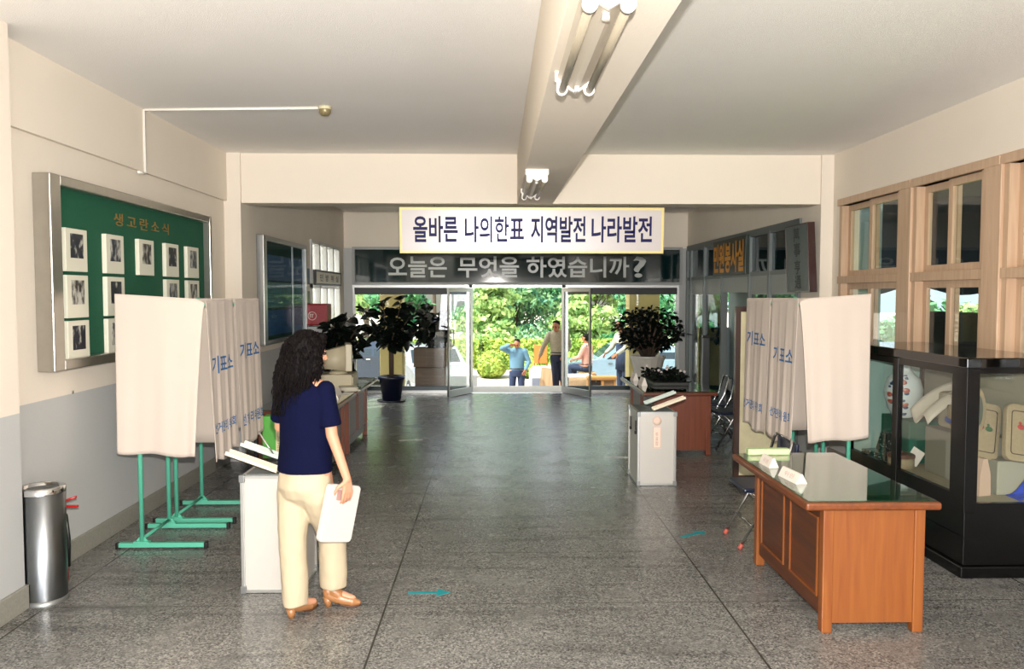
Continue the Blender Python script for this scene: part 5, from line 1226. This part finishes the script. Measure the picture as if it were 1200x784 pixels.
man((m2x + 0.05, 17.45, -0.31), 180 + 18, 'man in a patterned shirt and dark trousers coming up the entrance steps', M_check, mat('navy_black_trousers', '1b2036', 0.85),
    dict(head=(0.02, 0.18, 1.52), look=(0.15, 1, -0.3), ls=(-0.18, 0.06, 1.36), rs=(0.18, 0.08, 1.33), re=(0.32, 0.10, 1.07), rw=(0.40, 0.12, 0.84), le=(-0.24, 0.0, 1.08), lw=(-0.16, 0.14, 0.90), lh=(-0.09, 0, 0.86), rh=(0.10, 0, 0.86), lk=(-0.11, 0.05, 0.47), rk=(0.04, 0.12, 0.48), la=(-0.12, -0.05, 0.085), ra=(0.04, 0.05, 0.085)))
m3x = (733 - 580) / FPX * 18.2
man((m3x, 18.4, -0.46), 180 + 60, 'person in a dark blue apron over a pale shirt outside behind the potted tree', mat('pale_grey_shirt', 'a9a79b', 0.85), M_dblue,
    dict(head=(0, 0.12, 1.62), look=(0.0, 1, -0.6), ls=(-0.18, 0.02, 1.40), rs=(0.18, 0.02, 1.40), re=(0.24, 0.14, 1.13), rw=(0.20, 0.36, 1.0), le=(-0.24, 0.14, 1.13), lw=(-0.20, 0.36, 1.0), lh=(-0.09, 0, 0.92), rh=(0.09, 0, 0.92), lk=(-0.10, 0.02, 0.5), rk=(0.10, 0.02, 0.5), la=(-0.11, 0, 0.085), ra=(0.11, 0, 0.085)))
p3 = [o for o in COL.objects if o.name.startswith('person')][-1]
a = math.radians(240); fw = Vector((math.sin(a), math.cos(a), 0)); rt = Vector((fw.y, -fw.x, 0)); O = Vector((m3x, 18.4, -0.46))
def rg3(z, rw, rd): return [O + rt * (rw * math.cos(2 * PI * k / 24)) + fw * (rd * math.sin(2 * PI * k / 24)) + Vector((0, 0, z)) for k in range(24)]
MB().loft([rg3(0.62, 0.21, 0.17), rg3(0.95, 0.195, 0.15), rg3(1.2, 0.205, 0.15), rg3(1.36, 0.16, 0.13)], caps=False).build('apron', mat('dark_blue_apron', '22324f', 0.85), p3, (('SOLIDIFY', {'thickness': 0.008}),))
# seated person
m4x = (689 - 580) / FPX * 20.5
man((m4x, 20.6, -0.60), -60, 'person with black hair in a pink top sitting outside beyond the right glass door', mat('pink_top', 'c98f83', 0.85), M_dblue,
    dict(head=(0, 0.05, 1.36), look=(0.2, 1, -0.2), ls=(-0.18, 0, 1.14), rs=(0.18, 0, 1.14), re=(0.24, 0.12, 0.88), rw=(0.16, 0.32, 0.82), le=(-0.24, 0.12, 0.88), lw=(-0.16, 0.32, 0.82), lh=(-0.10, 0, 0.62), rh=(0.10, 0, 0.62), lk=(-0.11, 0.42, 0.60), rk=(0.11, 0.42, 0.60), la=(-0.12, 0.42, 0.085), ra=(0.12, 0.42, 0.085)))
stl = thing('stool', (m4x, 20.6, GZ), 'plain wooden stool under the seated person outside', 'stool')
MB().box(m4x - 0.22, m4x + 0.22, 20.42, 20.8, -0.16, -0.12, 0.008).build('seat', wood('pale_wood', 'a9825a', 'bb9468', 0.6, 'X'), stl)
for dx in (-0.19, 0.15):
    for dy in (20.44, 20.74): MB().box(m4x + dx, m4x + dx + 0.04, dy, dy + 0.04, GZ, -0.16).build('leg', wood('pale_wood', 'a9825a', 'bb9468', 0.6, 'X'), stl)
fs = thing('foot_board', (m4x, 20.6, GZ), 'low wooden board under the seated person\'s feet outside', 'board')
MB().box(m4x - 0.75, m4x - 0.22, 20.5, 21.2, GZ, GZ + 0.32, 0.01).build('board', wood('pale_wood', 'a9825a', 'bb9468', 0.6, 'X'), fs)

# ------------------------------------------------------------------ outside the entrance
def stone(name, c, rough=0.85, vs=3): return mat(name, c, rough, var=0.08, vscale=vs, bump=0.15, bscale=80)
M_conc = stone('pale_concrete', 'c9c0ae')
struct(MB().box(-60, 80, 16.5, 120, GZ - 0.3, GZ), 'ground', M_conc)
s_ = MB()
for k in range(5): s_.box(LX - 0.4, RX + 0.4, 16.5 + k * 0.6, 17.1 + k * 0.6, GZ, -0.155 * (k + 1), 0.01)
struct(s_, 'steps', stone('step_stone', 'b7ae9c'))
struct(MB().box(LX - 1.0, RX + 1.2, YF + 0.2, 16.9, 3.25, 3.55), 'canopy', M_white)
M_yel = mat('pale_yellow_paint', 'dcc886', 0.75, var=0.05, vscale=3)
for i, (a, c) in enumerate((((447 - 580) / FPX * 16.15, (473 - 580) / FPX * 16.15), ((736 - 580) / FPX * 16.15, (757 - 580) / FPX * 16.15 + 0.25))):
    struct(MB().box(a, c, 15.95, 16.4, 0, 3.25, 0.01), 'porch_column', M_yel)
struct(MB().box(-60, LX - 0.4, -30, 16.5, GZ - 0.3, GZ).box(RX + 0.4, 80, -30, 16.5, GZ - 0.3, GZ), 'ground_side', M_conc)
# trimmed hedges
def leafy(mb, c, rx, ry, rz, n, size, R, shell=0.85):
    for _ in range(n):
        d = Vector((R.gauss(0, 1), R.gauss(0, 1), R.gauss(0, 1))).normalized(); k = R.uniform(shell, 1.05)
        p = Vector((c[0] + d.x * rx * k, c[1] + d.y * ry * k, c[2] + d.z * rz * k))
        u = (d + Vector((R.uniform(-1, 1), R.uniform(-1, 1), R.uniform(-1, 1))) * 0.8).normalized()
        a = u.orthogonal().normalized(); b = u.cross(a); th = R.uniform(0, 6.28); s = size * R.uniform(0.6, 1.3)
        a2 = (a * math.cos(th) + b * math.sin(th)) * s; b2 = (b * math.cos(th) - a * math.sin(th)) * s * 0.55
        mb.b.faces.new([mb.b.verts.new(q) for q in (p - a2, p - b2 * 0.9, p + a2, p + b2 * 0.9)])
def leafmat(name, c1, c2):
    m = mat(name, c1, 0.55, spec=0.3); nt = m.node_tree; N = nt.nodes; L = nt.links; b = N['Principled BSDF']
    nz = N.new('ShaderNodeTexNoise'); nz.inputs['Scale'].default_value = 2.2; nz.inputs['Detail'].default_value = 8; L.new(N['Texture Coordinate'].outputs['Object'], nz.inputs['Vector'])
    cr = N.new('ShaderNodeValToRGB'); cr.color_ramp.elements[0].position = 0.38; cr.color_ramp.elements[1].position = 0.64; cr.color_ramp.elements[0].color = (*lin(c1), 1); cr.color_ramp.elements[1].color = (*lin(c2), 1)
    L.new(nz.outputs[0], cr.inputs[0]); L.new(cr.outputs[0], b.inputs['Base Color']); return m
M_h1 = leafmat('hedge_leaf', '6f8f38', '9fb04a'); M_t1 = leafmat('bright_leaf', '6d9a55', 'b9cf7c'); M_t2 = leafmat('dark_leaf', '2c6e4c', '6aa468'); M_t3 = leafmat('blue_green_leaf', '347058', '8fb878')
R6 = random.Random(3)
places = ('leftmost', 'second from the left', 'third from the left', 'fourth from the left', 'fifth from the left', 'sixth from the left', 'rightmost')
Yh = 27.0
for i, (px, w, h) in enumerate(((428, 48, 0.78), (483, 48, 0.78), (533, 38, 0.78), (576, 38, 0.82), (620, 38, 0.8), (668, 46, 0.78), (726, 56, 0.8))):
    x = (px - 580) / FPX * Yh; rx = w / 2 / FPX * Yh * 0.96
    q = MB(); q.sph((x, Yh, GZ + h * 0.5), 1.0, rx * 0.93, 0.75, h * 0.52, 18, 12); leafy(q, (x, Yh, GZ + h * 0.52), rx, 0.8, h * 0.56, 1500, 0.075, R6, 0.9)
    solo(q, 'clipped_shrub', M_h1, 'rounded clipped yellow-green shrub in the front row outside, %s' % places[i], 'shrub', 'clipped shrubs in the front row', loc=(x, Yh, GZ))
for i, (px, w) in enumerate(((428, 84), (519, 82), (608, 80), (708, 104))):
    Y2 = 30.5; x = (px - 580) / FPX * Y2; rx = w / 2 / FPX * Y2
    q = MB(); q.box(x - rx, x + rx, Y2 - 0.6, Y2 + 0.6, GZ, 0.05, 0.25); 
    for _ in range(1800):
        p = (x + R6.uniform(-rx, rx), Y2 - 0.62 + R6.uniform(-0.08, 0.05) if R6.random() < 0.5 else Y2 + R6.uniform(-0.6, 0.6), 0)
        z = R6.uniform(GZ, 0.02) if p[1] < Y2 - 0.5 else 0.05 + R6.uniform(-0.05, 0.09)
        leafy(q, (p[0], p[1], z), 0.03, 0.03, 0.03, 1, 0.10, R6)
    solo(q, 'hedge', M_h1, 'long clipped hedge behind the front row of shrubs outside, %s' % ('leftmost', 'second from the left', 'third from the left', 'rightmost')[i], 'hedge', 'hedges behind the clipped shrubs', loc=(x, Y2, GZ))
def tree(name, x, y, h, r, seed, mleaf, label, cat='tree', conifer=False, n=5200, leaf=0.16, trunk=0.14, zc=0.3, grp='trees outside the entrance', z0=None):
    z0 = GZ if z0 is None else z0
    R = random.Random(seed); t = thing(name, (x, y, z0), label, cat, grp)
    q = MB(); q.tube([(x, y, z0), (x + R.uniform(-.1, .1), y, z0 + h * 0.3), (x + R.uniform(-.2, .2), y, z0 + h * 0.65), (x, y, z0 + h * 0.92)], [trunk, trunk * 0.85, trunk * 0.5, trunk * 0.15], n=10)
    f = MB(); blobs = []
    K = 70 if conifer else 34
    for k in range(K):
        if conifer:
            v = (k + R.random()) / K; rr = r * (1 - v) ** 0.8 * R.uniform(0.3, 1.0); a = R.uniform(0, 6.28)
            c = Vector((x + rr * math.cos(a), y + rr * math.sin(a), z0 + h * (zc * 0.5 + (1 - zc * 0.5) * v) - 0.1 * rr)); sr = r * (0.14 + 0.24 * (1 - v)); blobs.append((c, sr * 1.15, sr * 0.5))
        else:
            d = Vector((R.gauss(0, 1), R.gauss(0, 1), R.gauss(0, 1))).normalized() * R.uniform(0.3, 0.85)
            c = Vector((x + d.x * r, y + d.y * r, z0 + h * (zc + (1 - zc) * 0.5) + d.z * h * (1 - zc) * 0.5)); sr = r * R.uniform(0.24, 0.40); blobs.append((c, sr, sr * 0.75))
    for c, sr, sz in blobs:
        tz_ = min(c.z - 0.1, z0 + h * 0.85); s0 = Vector((x, y, max(z0 + h * zc * 0.6, tz_ - sr * 1.2)))
        if (c - s0).length > 0.2: q.tube([s0, s0.lerp(c, 0.6) + Vector((0, 0, 0.05)), c], [trunk * 0.35, trunk * 0.22, trunk * 0.1], n=6)
        leafy(f, c, sr, sr, sz, n // K, leaf, R, 0.35)
    q.build('trunk', M_bark, t); f.build('foliage', mleaf, t, normals=False)
    return t
tree('conifer_tree', (606 - 580) / FPX * 45, 45, 9.6, 3.6, 1, M_t3, 'broad conifer in the middle of the view through the open doors', conifer=True, trunk=0.08, n=22000, leaf=0.15, zc=0.12)
tree('conifer_tree', (572 - 580) / FPX * 35, 35.2, 5.4, 1.7, 2, M_t1, 'smaller bright conifer left of the broad one, seen through the open doors', conifer=True, trunk=0.08, n=9000, leaf=0.13, zc=0.12)
tree('leafy_tree', (664 - 580) / FPX * 52, 52, 9, 3.6, 3, M_t2, 'dark tree just right of the broad conifer outside', n=9000, zc=0.03)
tree('leafy_tree', (510 - 580) / FPX * 52, 52, 10.5, 4.2, 4, M_t1, 'bright leafy tree behind the left glass door outside', n=9000, leaf=0.2)
tree('leafy_tree', (430 - 580) / FPX * 39, 39, 6.5, 2.8, 5, M_t1, 'bright low tree behind the rubber plant outside', n=6000)
tree('leafy_tree', (466 - 580) / FPX * 33, 33, 4.4, 1.4, 6, M_t2, 'small dark green tree beside the left porch column outside', n=3500, zc=0.1)
tree('conifer_tree', (700 - 580) / FPX * 38, 38, 7.0, 2.3, 7, M_t1, 'bright conifer behind the right glass door outside', conifer=True, trunk=0.08, n=14000, leaf=0.15, zc=0.12)
tree('conifer_tree', (748 - 580) / FPX * 34, 34, 5.0, 1.4, 8, M_t2, 'dark blue-green conifer left of the potted tree outside', conifer=True, trunk=0.08, n=9000, leaf=0.12, zc=0.1)
tree('leafy_tree', (780 - 580) / FPX * 46, 46, 8.5, 3.4, 9, M_t1, 'pale leafy tree behind the potted tree outside', n=8000, leaf=0.19)
tree('leafy_tree', (810 - 580) / FPX * 30, 30, 5.0, 1.8, 10, M_t2, 'dark tree at the right edge of the right glass panel outside', n=3500, zc=0.1)
tree('leafy_tree', 3.0, 66, 12, 7, 14, M_t1, 'tall pale tree far behind all the others outside', n=12000, leaf=0.3, zc=0.02)
tree('leafy_tree', -12.0, 60, 13, 7.5, 15, M_t1, 'tall bright tree far off on the left outside', n=9000, leaf=0.3)
tree('leafy_tree', 17.0, 60, 13, 7.5, 16, M_t1, 'tall bright tree far off on the right outside', n=9000, leaf=0.3)

# parked cars
M_tyre = mat('tyre', '17181a', 0.8); M_carglass = mat('car_window', '1e2a30', 0.08)
def car(x0, Y, L, col, label, flip=False, rz=0.0):
    t = thing('car', (x0 + L / 2, Y, GZ), label, 'car', 'parked cars outside')
    pts = [(0.0, 0.35), (0.0, 0.75), (0.06, 0.88), (0.30, 0.93), (0.95, 1.36), (1.15, 1.42), (2.35, 1.42), (2.60, 1.34), (3.15, 0.95), (3.95, 0.86), (4.15, 0.72), (4.2, 0.35), (4.0, 0.22), (0.2, 0.22)]
    k = L / 4.2
    P_ = [((L - p * k) if flip else p * k, z) for p, z in pts]
    W_ = 0.82
    q = MB(); T = Matrix(((1, 0, 0, x0), (0, 0, 1, Y), (0, 1, 0, GZ), (0, 0, 0, 1)))
    n = len(P_); rs = []
    for (yy, sh) in ((-W_, 0.90), (-W_ * 0.9, 1.0), (W_ * 0.9, 1.0), (W_, 0.90)):
        rs.append([(x0 + p, Y + yy * (1 - 0.16 * max(0, (z - 0.9) / 0.52)), GZ + 0.22 + (z - 0.22) * (1 if z < 0.9 else (1 if sh == 1 else 0.985))) for p, z in P_])
    q.loft(rs)
    for f_ in q.b.faces: f_.smooth = False
    q.build('car_body', mat('paint_' + col, col, 0.25, 0.2, coat=0.6), t)
    def wx(a): return x0 + ((L - a * k) if flip else a * k)
    for yy, sg in ((-1, -1), (1, 1)):
        for (a, b2, c, d_) in ((0.55, 0.98, 1.55, 1.55), (1.62, 1.62, 2.32, 2.85)):
            z0, z1 = 0.96, 1.34; yo = Y + sg * (W_ * 0.985); yi = Y + sg * (W_ * 0.985 - 0.115)
            g = MB(); g.loft([[(wx(a), yo + sg * 0.003, GZ + z0), (wx(d_), yo + sg * 0.003, GZ + z0), (wx(c), yi + sg * 0.003, GZ + z1), (wx(b2), yi + sg * 0.003, GZ + z1)], [(wx(a), yo - sg * 0.012, GZ + z0), (wx(d_), yo - sg * 0.012, GZ + z0), (wx(c), yi - sg * 0.012, GZ + z1), (wx(b2), yi - sg * 0.012, GZ + z1)]])
            for f_ in g.b.faces: f_.smooth = False
            g.build('side_window', M_carglass, t)
    for (a, b2, z0, z1) in ((2.66, 3.08, 1.31, 0.99), (0.36, 0.90, 0.98, 1.33)):
        g = MB(); up_ = 0.012
        g.loft([[(wx(a), Y - 0.62, GZ + z0 + e), (wx(a), Y + 0.62, GZ + z0 + e), (wx(b2), Y + 0.66, GZ + z1 + e), (wx(b2), Y - 0.66, GZ + z1 + e)] for e in (-0.01, 0.014)]); g.build('windscreen', M_carglass, t)
    for a in (0.75, 3.35):
        for yy in (-W_ + 0.08, W_ - 0.08):
            w_ = MB(); w_.lathe([(0, -0.09), (0.27, -0.09), (0.30, -0.06), (0.30, 0.06), (0.27, 0.09), (0, 0.09)], n=24, M=Matrix.Translation((wx(a), Y + yy, GZ + 0.30)) @ Matrix.Rotation(PI / 2, 4, 'X'))
            wo = w_.build('wheel', M_tyre, t)
            MB().lathe([(0, -0.1), (0.17, -0.098), (0.18, -0.08), (0.18, 0.08), (0.17, 0.098), (0, 0.1)], n=20, M=Matrix.Translation((wx(a), Y + yy, GZ + 0.30)) @ Matrix.Rotation(PI / 2, 4, 'X')).build('hubcap', M_alu, wo)
    for e, c in ((0.0, 'c9b08a'), (4.2, '9c3a30')): MB().box(wx(e) - 0.03, wx(e) + 0.03, Y - 0.75, Y - 0.5, GZ + 0.58, GZ + 0.72, 0.01).build('lamp', mat('lamp_' + c, c, 0.2), t)
    MB().box(x0 + L * 0.33, x0 + L * 0.36, Y - W_ - 0.015, Y - W_ + 0.01, GZ + 0.82, GZ + 0.85).build('door_handle', M_chrome, t)
    t.rotation_euler = (0, 0, math.radians(rz))
car(-3.85, 22.2, 4.0, '8f9394', 'silver-white hatchback parked outside behind the left glass door', False, -72)
car(-5.3, 25.25, 4.1, '14263a', 'dark blue car parked farther off beyond the silver-white one')
car(1.9, 23.6, 4.1, '7f97a8', 'pale blue car parked far off behind the seated person', True)

# furniture being carried out by the steps
ob = thing('orange_board', ((633 - 580) / FPX * 21.0, 21.0, GZ), 'orange board standing upright between the two men outside', 'board')
ox0, ox1 = (626 - 580) / FPX * 21, (641 - 580) / FPX * 21
MB().box(ox0, ox1, 20.99, 21.02, 0.08, 0.56, 0.005).build('panel', mat('orange_panel', 'e0732e', 0.6), ob)
for x in (ox0, ox1 - 0.03): MB().box(x, x + 0.03, 21.0, 21.03, GZ, 0.6).build('post', mat('brown_post', '8a5a34', 0.6), ob)
wx0, wx1 = (621 - 580) / FPX * 20.3, (640 - 580) / FPX * 20.3
ap = thing('storage_bin', ((wx0 + wx1) / 2, 20.5, GZ), 'white plastic storage bin with a grey front under the orange board', 'bin')
q = MB(); q.prism([(wx0, 0), (wx1, 0), (wx1, 0.84), (wx1 - 0.06, 0.95), (wx0 + 0.1, 0.95), (wx0, 0.84)], 20.3, 20.75, Matrix(((1, 0, 0, 0), (0, 0, 1, 0), (0, 1, 0, GZ), (0, 0, 0, 1))), 0.02); q.build('casing', mat('white_plastic', 'dedbd2', 0.5), ap)
MB().box(wx0 + 0.05, wx1 - 0.05, 20.285, 20.3, GZ + 0.05, GZ + 0.68, 0.01).build('front_panel', mat('blue_grey_panel', '70798a', 0.5), ap)
M_pb = wood('stacked_boards', 'a98a6c', 'c7a884', 0.6, 'Z', coat=0.05)
for i, (px, tl_, dy, lb) in enumerate(((644, 0.18, 0.0, 'pale folded wooden screen leaning outside, leftmost of the leaning boards'), (649, 0.30, 0.25, 'brown wooden board leaning outside, middle of the leaning boards'), (655, 0.42, 0.5, 'brown wooden board leaning outside, rightmost of the leaning boards'))):
    t = thing('leaning_board', ((px - 580) / FPX * 20.0, 19.9 + dy, GZ), lb, 'board', 'boards leaning outside')
    MB().box(-0.14, 0.14, -0.015, 0.015, 0, 1.02, 0.003, Matrix.Translation(((px - 588) / FPX * 20.0, 19.9 + dy, GZ)) @ Matrix.Rotation(tl_ * 0.6, 4, 'Y')).build('panel', M_pb, t)
    MB().box(-0.14, 0.14, -0.022, 0.022, 0.98, 1.03, 0.003, Matrix.Translation(((px - 588) / FPX * 20.0, 19.9 + dy, GZ)) @ Matrix.Rotation(tl_ * 0.6, 4, 'Y')).build('batten', mat('white_plastic', 'dedbd2', 0.5), t)
def yx(p, Y): return (p - 580) / FPX * Y
tbx0, tbx1 = yx(655, 20.2), yx(690, 20.2)
tb_ = thing('table', ((tbx0 + tbx1) / 2, 20.0, GZ), 'outdoor table under a white cloth and brown skirt beyond the right glass door', 'table')
MB().box(tbx0 + 0.2, tbx1, 19.3, 19.95, -0.16, -0.12, 0.005).build('table_top', M_pb, tb_)
for x in (tbx0 + 0.24, tbx1 - 0.08):
    for y in (19.34, 19.87): MB().box(x, x + 0.04, y, y + 0.04, GZ, -0.16).build('leg', M_pb, tb_)
clo = thing('tablecloth', ((tbx0 + tbx1) / 2, 19.6, -0.12), 'white cloth spread over the outdoor table', 'tablecloth')
MB().box(tbx0 + 0.17, tbx1 + 0.03, 19.27, 19.98, -0.118, -0.10, 0.006).build('cloth', mat('white_cloth', 'e3dfd6', 0.8), clo)
q = MB(); q.grid(40, 6, lambda u, v: Vector((tbx0 + 0.17 + (tbx1 - tbx0 - 0.14) * u, 19.262 + 0.012 * math.sin(u * 70) * v, -0.11 - 0.62 * v))); q.build('skirt', mat('brown_skirt', 'a58a6e', 0.85), clo, (('SOLIDIFY', {'thickness': 0.004}),))
dx0, dx1 = yx(688, 19.0), yx(724, 19.0)
dk = thing('wooden_desk', ((dx0 + dx1) / 2, 18.9, -0.775), 'old honey-coloured wooden desk outside before the right glass panel', 'desk')
Wh = wood('honey_wood', '9a6a34', 'b98548', 0.5, 'X'); zb_ = -0.775
MB().box(dx0, dx1, 18.92, 19.18, zb_ + 0.62, zb_ + 0.72, 0.03).build('desk_top', Wh, dk)
for x in (dx0 + 0.02, dx0 + 0.35, dx1 - 0.08): MB().box(x, x + 0.06, 18.95, 19.15, zb_, zb_ + 0.62, 0.005).build('leg', Wh, dk)
MB().box(dx0 + 0.08, dx0 + 0.35, 19.05, 19.08, zb_ + 0.05, zb_ + 0.62).build('back_panel', mat('dark_desk_panel', '2f2320', 0.7), dk)
MB().box(dx0 + 0.41, dx1 - 0.08, 18.96, 19.0, zb_ + 0.05, zb_ + 0.62, 0.004).build('door', wood('desk_door', '6b4a2a', '7d5833', 0.5, 'Z'), dk)
# seen through the right-hand windows
wy = [(5.5, 8.7)]
struct(MB().box(RX + 0.22, RX + 2.2, -5, 8.95, 3.0, 3.2), 'darkening_eave', mat('dark_soffit', '2a2f33', 0.8))  # dark slab added overhead to darken the upper panes
o = MB(); o.box(4.62, 4.80, -2, 8.5, GZ, 1.70, 0.01); o.box(4.60, 4.82, -2, 8.52, 1.68, 1.72, 0.005); struct(o, 'parapet', mat('black_parapet', '15171a', 0.7))
aw = thing('awning', (5.6, 8.5, 1.9), 'dark blue awning hanging outside the right windows', 'awning')
q = MB(); q.grid(60, 10, lambda u, v: Vector((4.75 + 1.15 * v / 0.4 if v < 0.4 else 5.9 - 0.2 * (v - 0.4) / 0.6, 2.0 + 10.4 * u, 3.42 - 0.3 * v / 0.4 if v < 0.4 else 3.12 - (1.17 + 0.06 * math.sin(u * 28)) * (v - 0.4) / 0.6))); q.build('fabric', mat('dark_blue_canvas', '0d1526', 0.8), aw, (('SOLIDIFY', {'thickness': 0.01}),))
q = MB(); q.cyl((5.93, 2.0, 3.1), (5.93, 12.4, 3.1), 0.025, n=10)
for y in (2.1, 12.35): q.cyl((5.93, y, GZ), (5.93, y, 3.1), 0.025, n=10)
q.build('awning_pole', M_darkalu, aw)
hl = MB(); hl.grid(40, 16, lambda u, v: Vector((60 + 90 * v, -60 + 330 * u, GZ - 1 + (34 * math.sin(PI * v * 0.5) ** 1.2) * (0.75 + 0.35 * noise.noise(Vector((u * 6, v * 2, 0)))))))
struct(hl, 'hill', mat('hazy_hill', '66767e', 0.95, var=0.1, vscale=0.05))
gr_ = MB(); gr_.box(5.2, 70, -5, 16.4, GZ, GZ + 0.02); struct(gr_, 'lawn', leafmat('grass', '5d8a34', '8fae48'))
for i, (x, y, h, r, m, lb) in enumerate(((9.5, 17.5, 2.7, 1.4, M_t2, 'dark bush outside the second right window pane'), (15.5, 25.5, 2.6, 1.6, M_t1, 'bright green bush outside the far right window pane'), (11.5, 14.6, 3.1, 1.3, M_t3, 'blue-green bush outside the third right window pane'), (9.0, 10.5, 2.9, 1.5, M_t3, 'blue-green bush outside the right windows nearest to us'), (18.0, 36.0, 1.5, 2.6, M_t1, 'low bright bush far outside the far right window'))):
    tree('bush', x, y, h, r, 40 + i, m, lb, 'bush', n=3400, leaf=0.14, trunk=0.06, zc=0.05, grp='bushes outside the right windows')
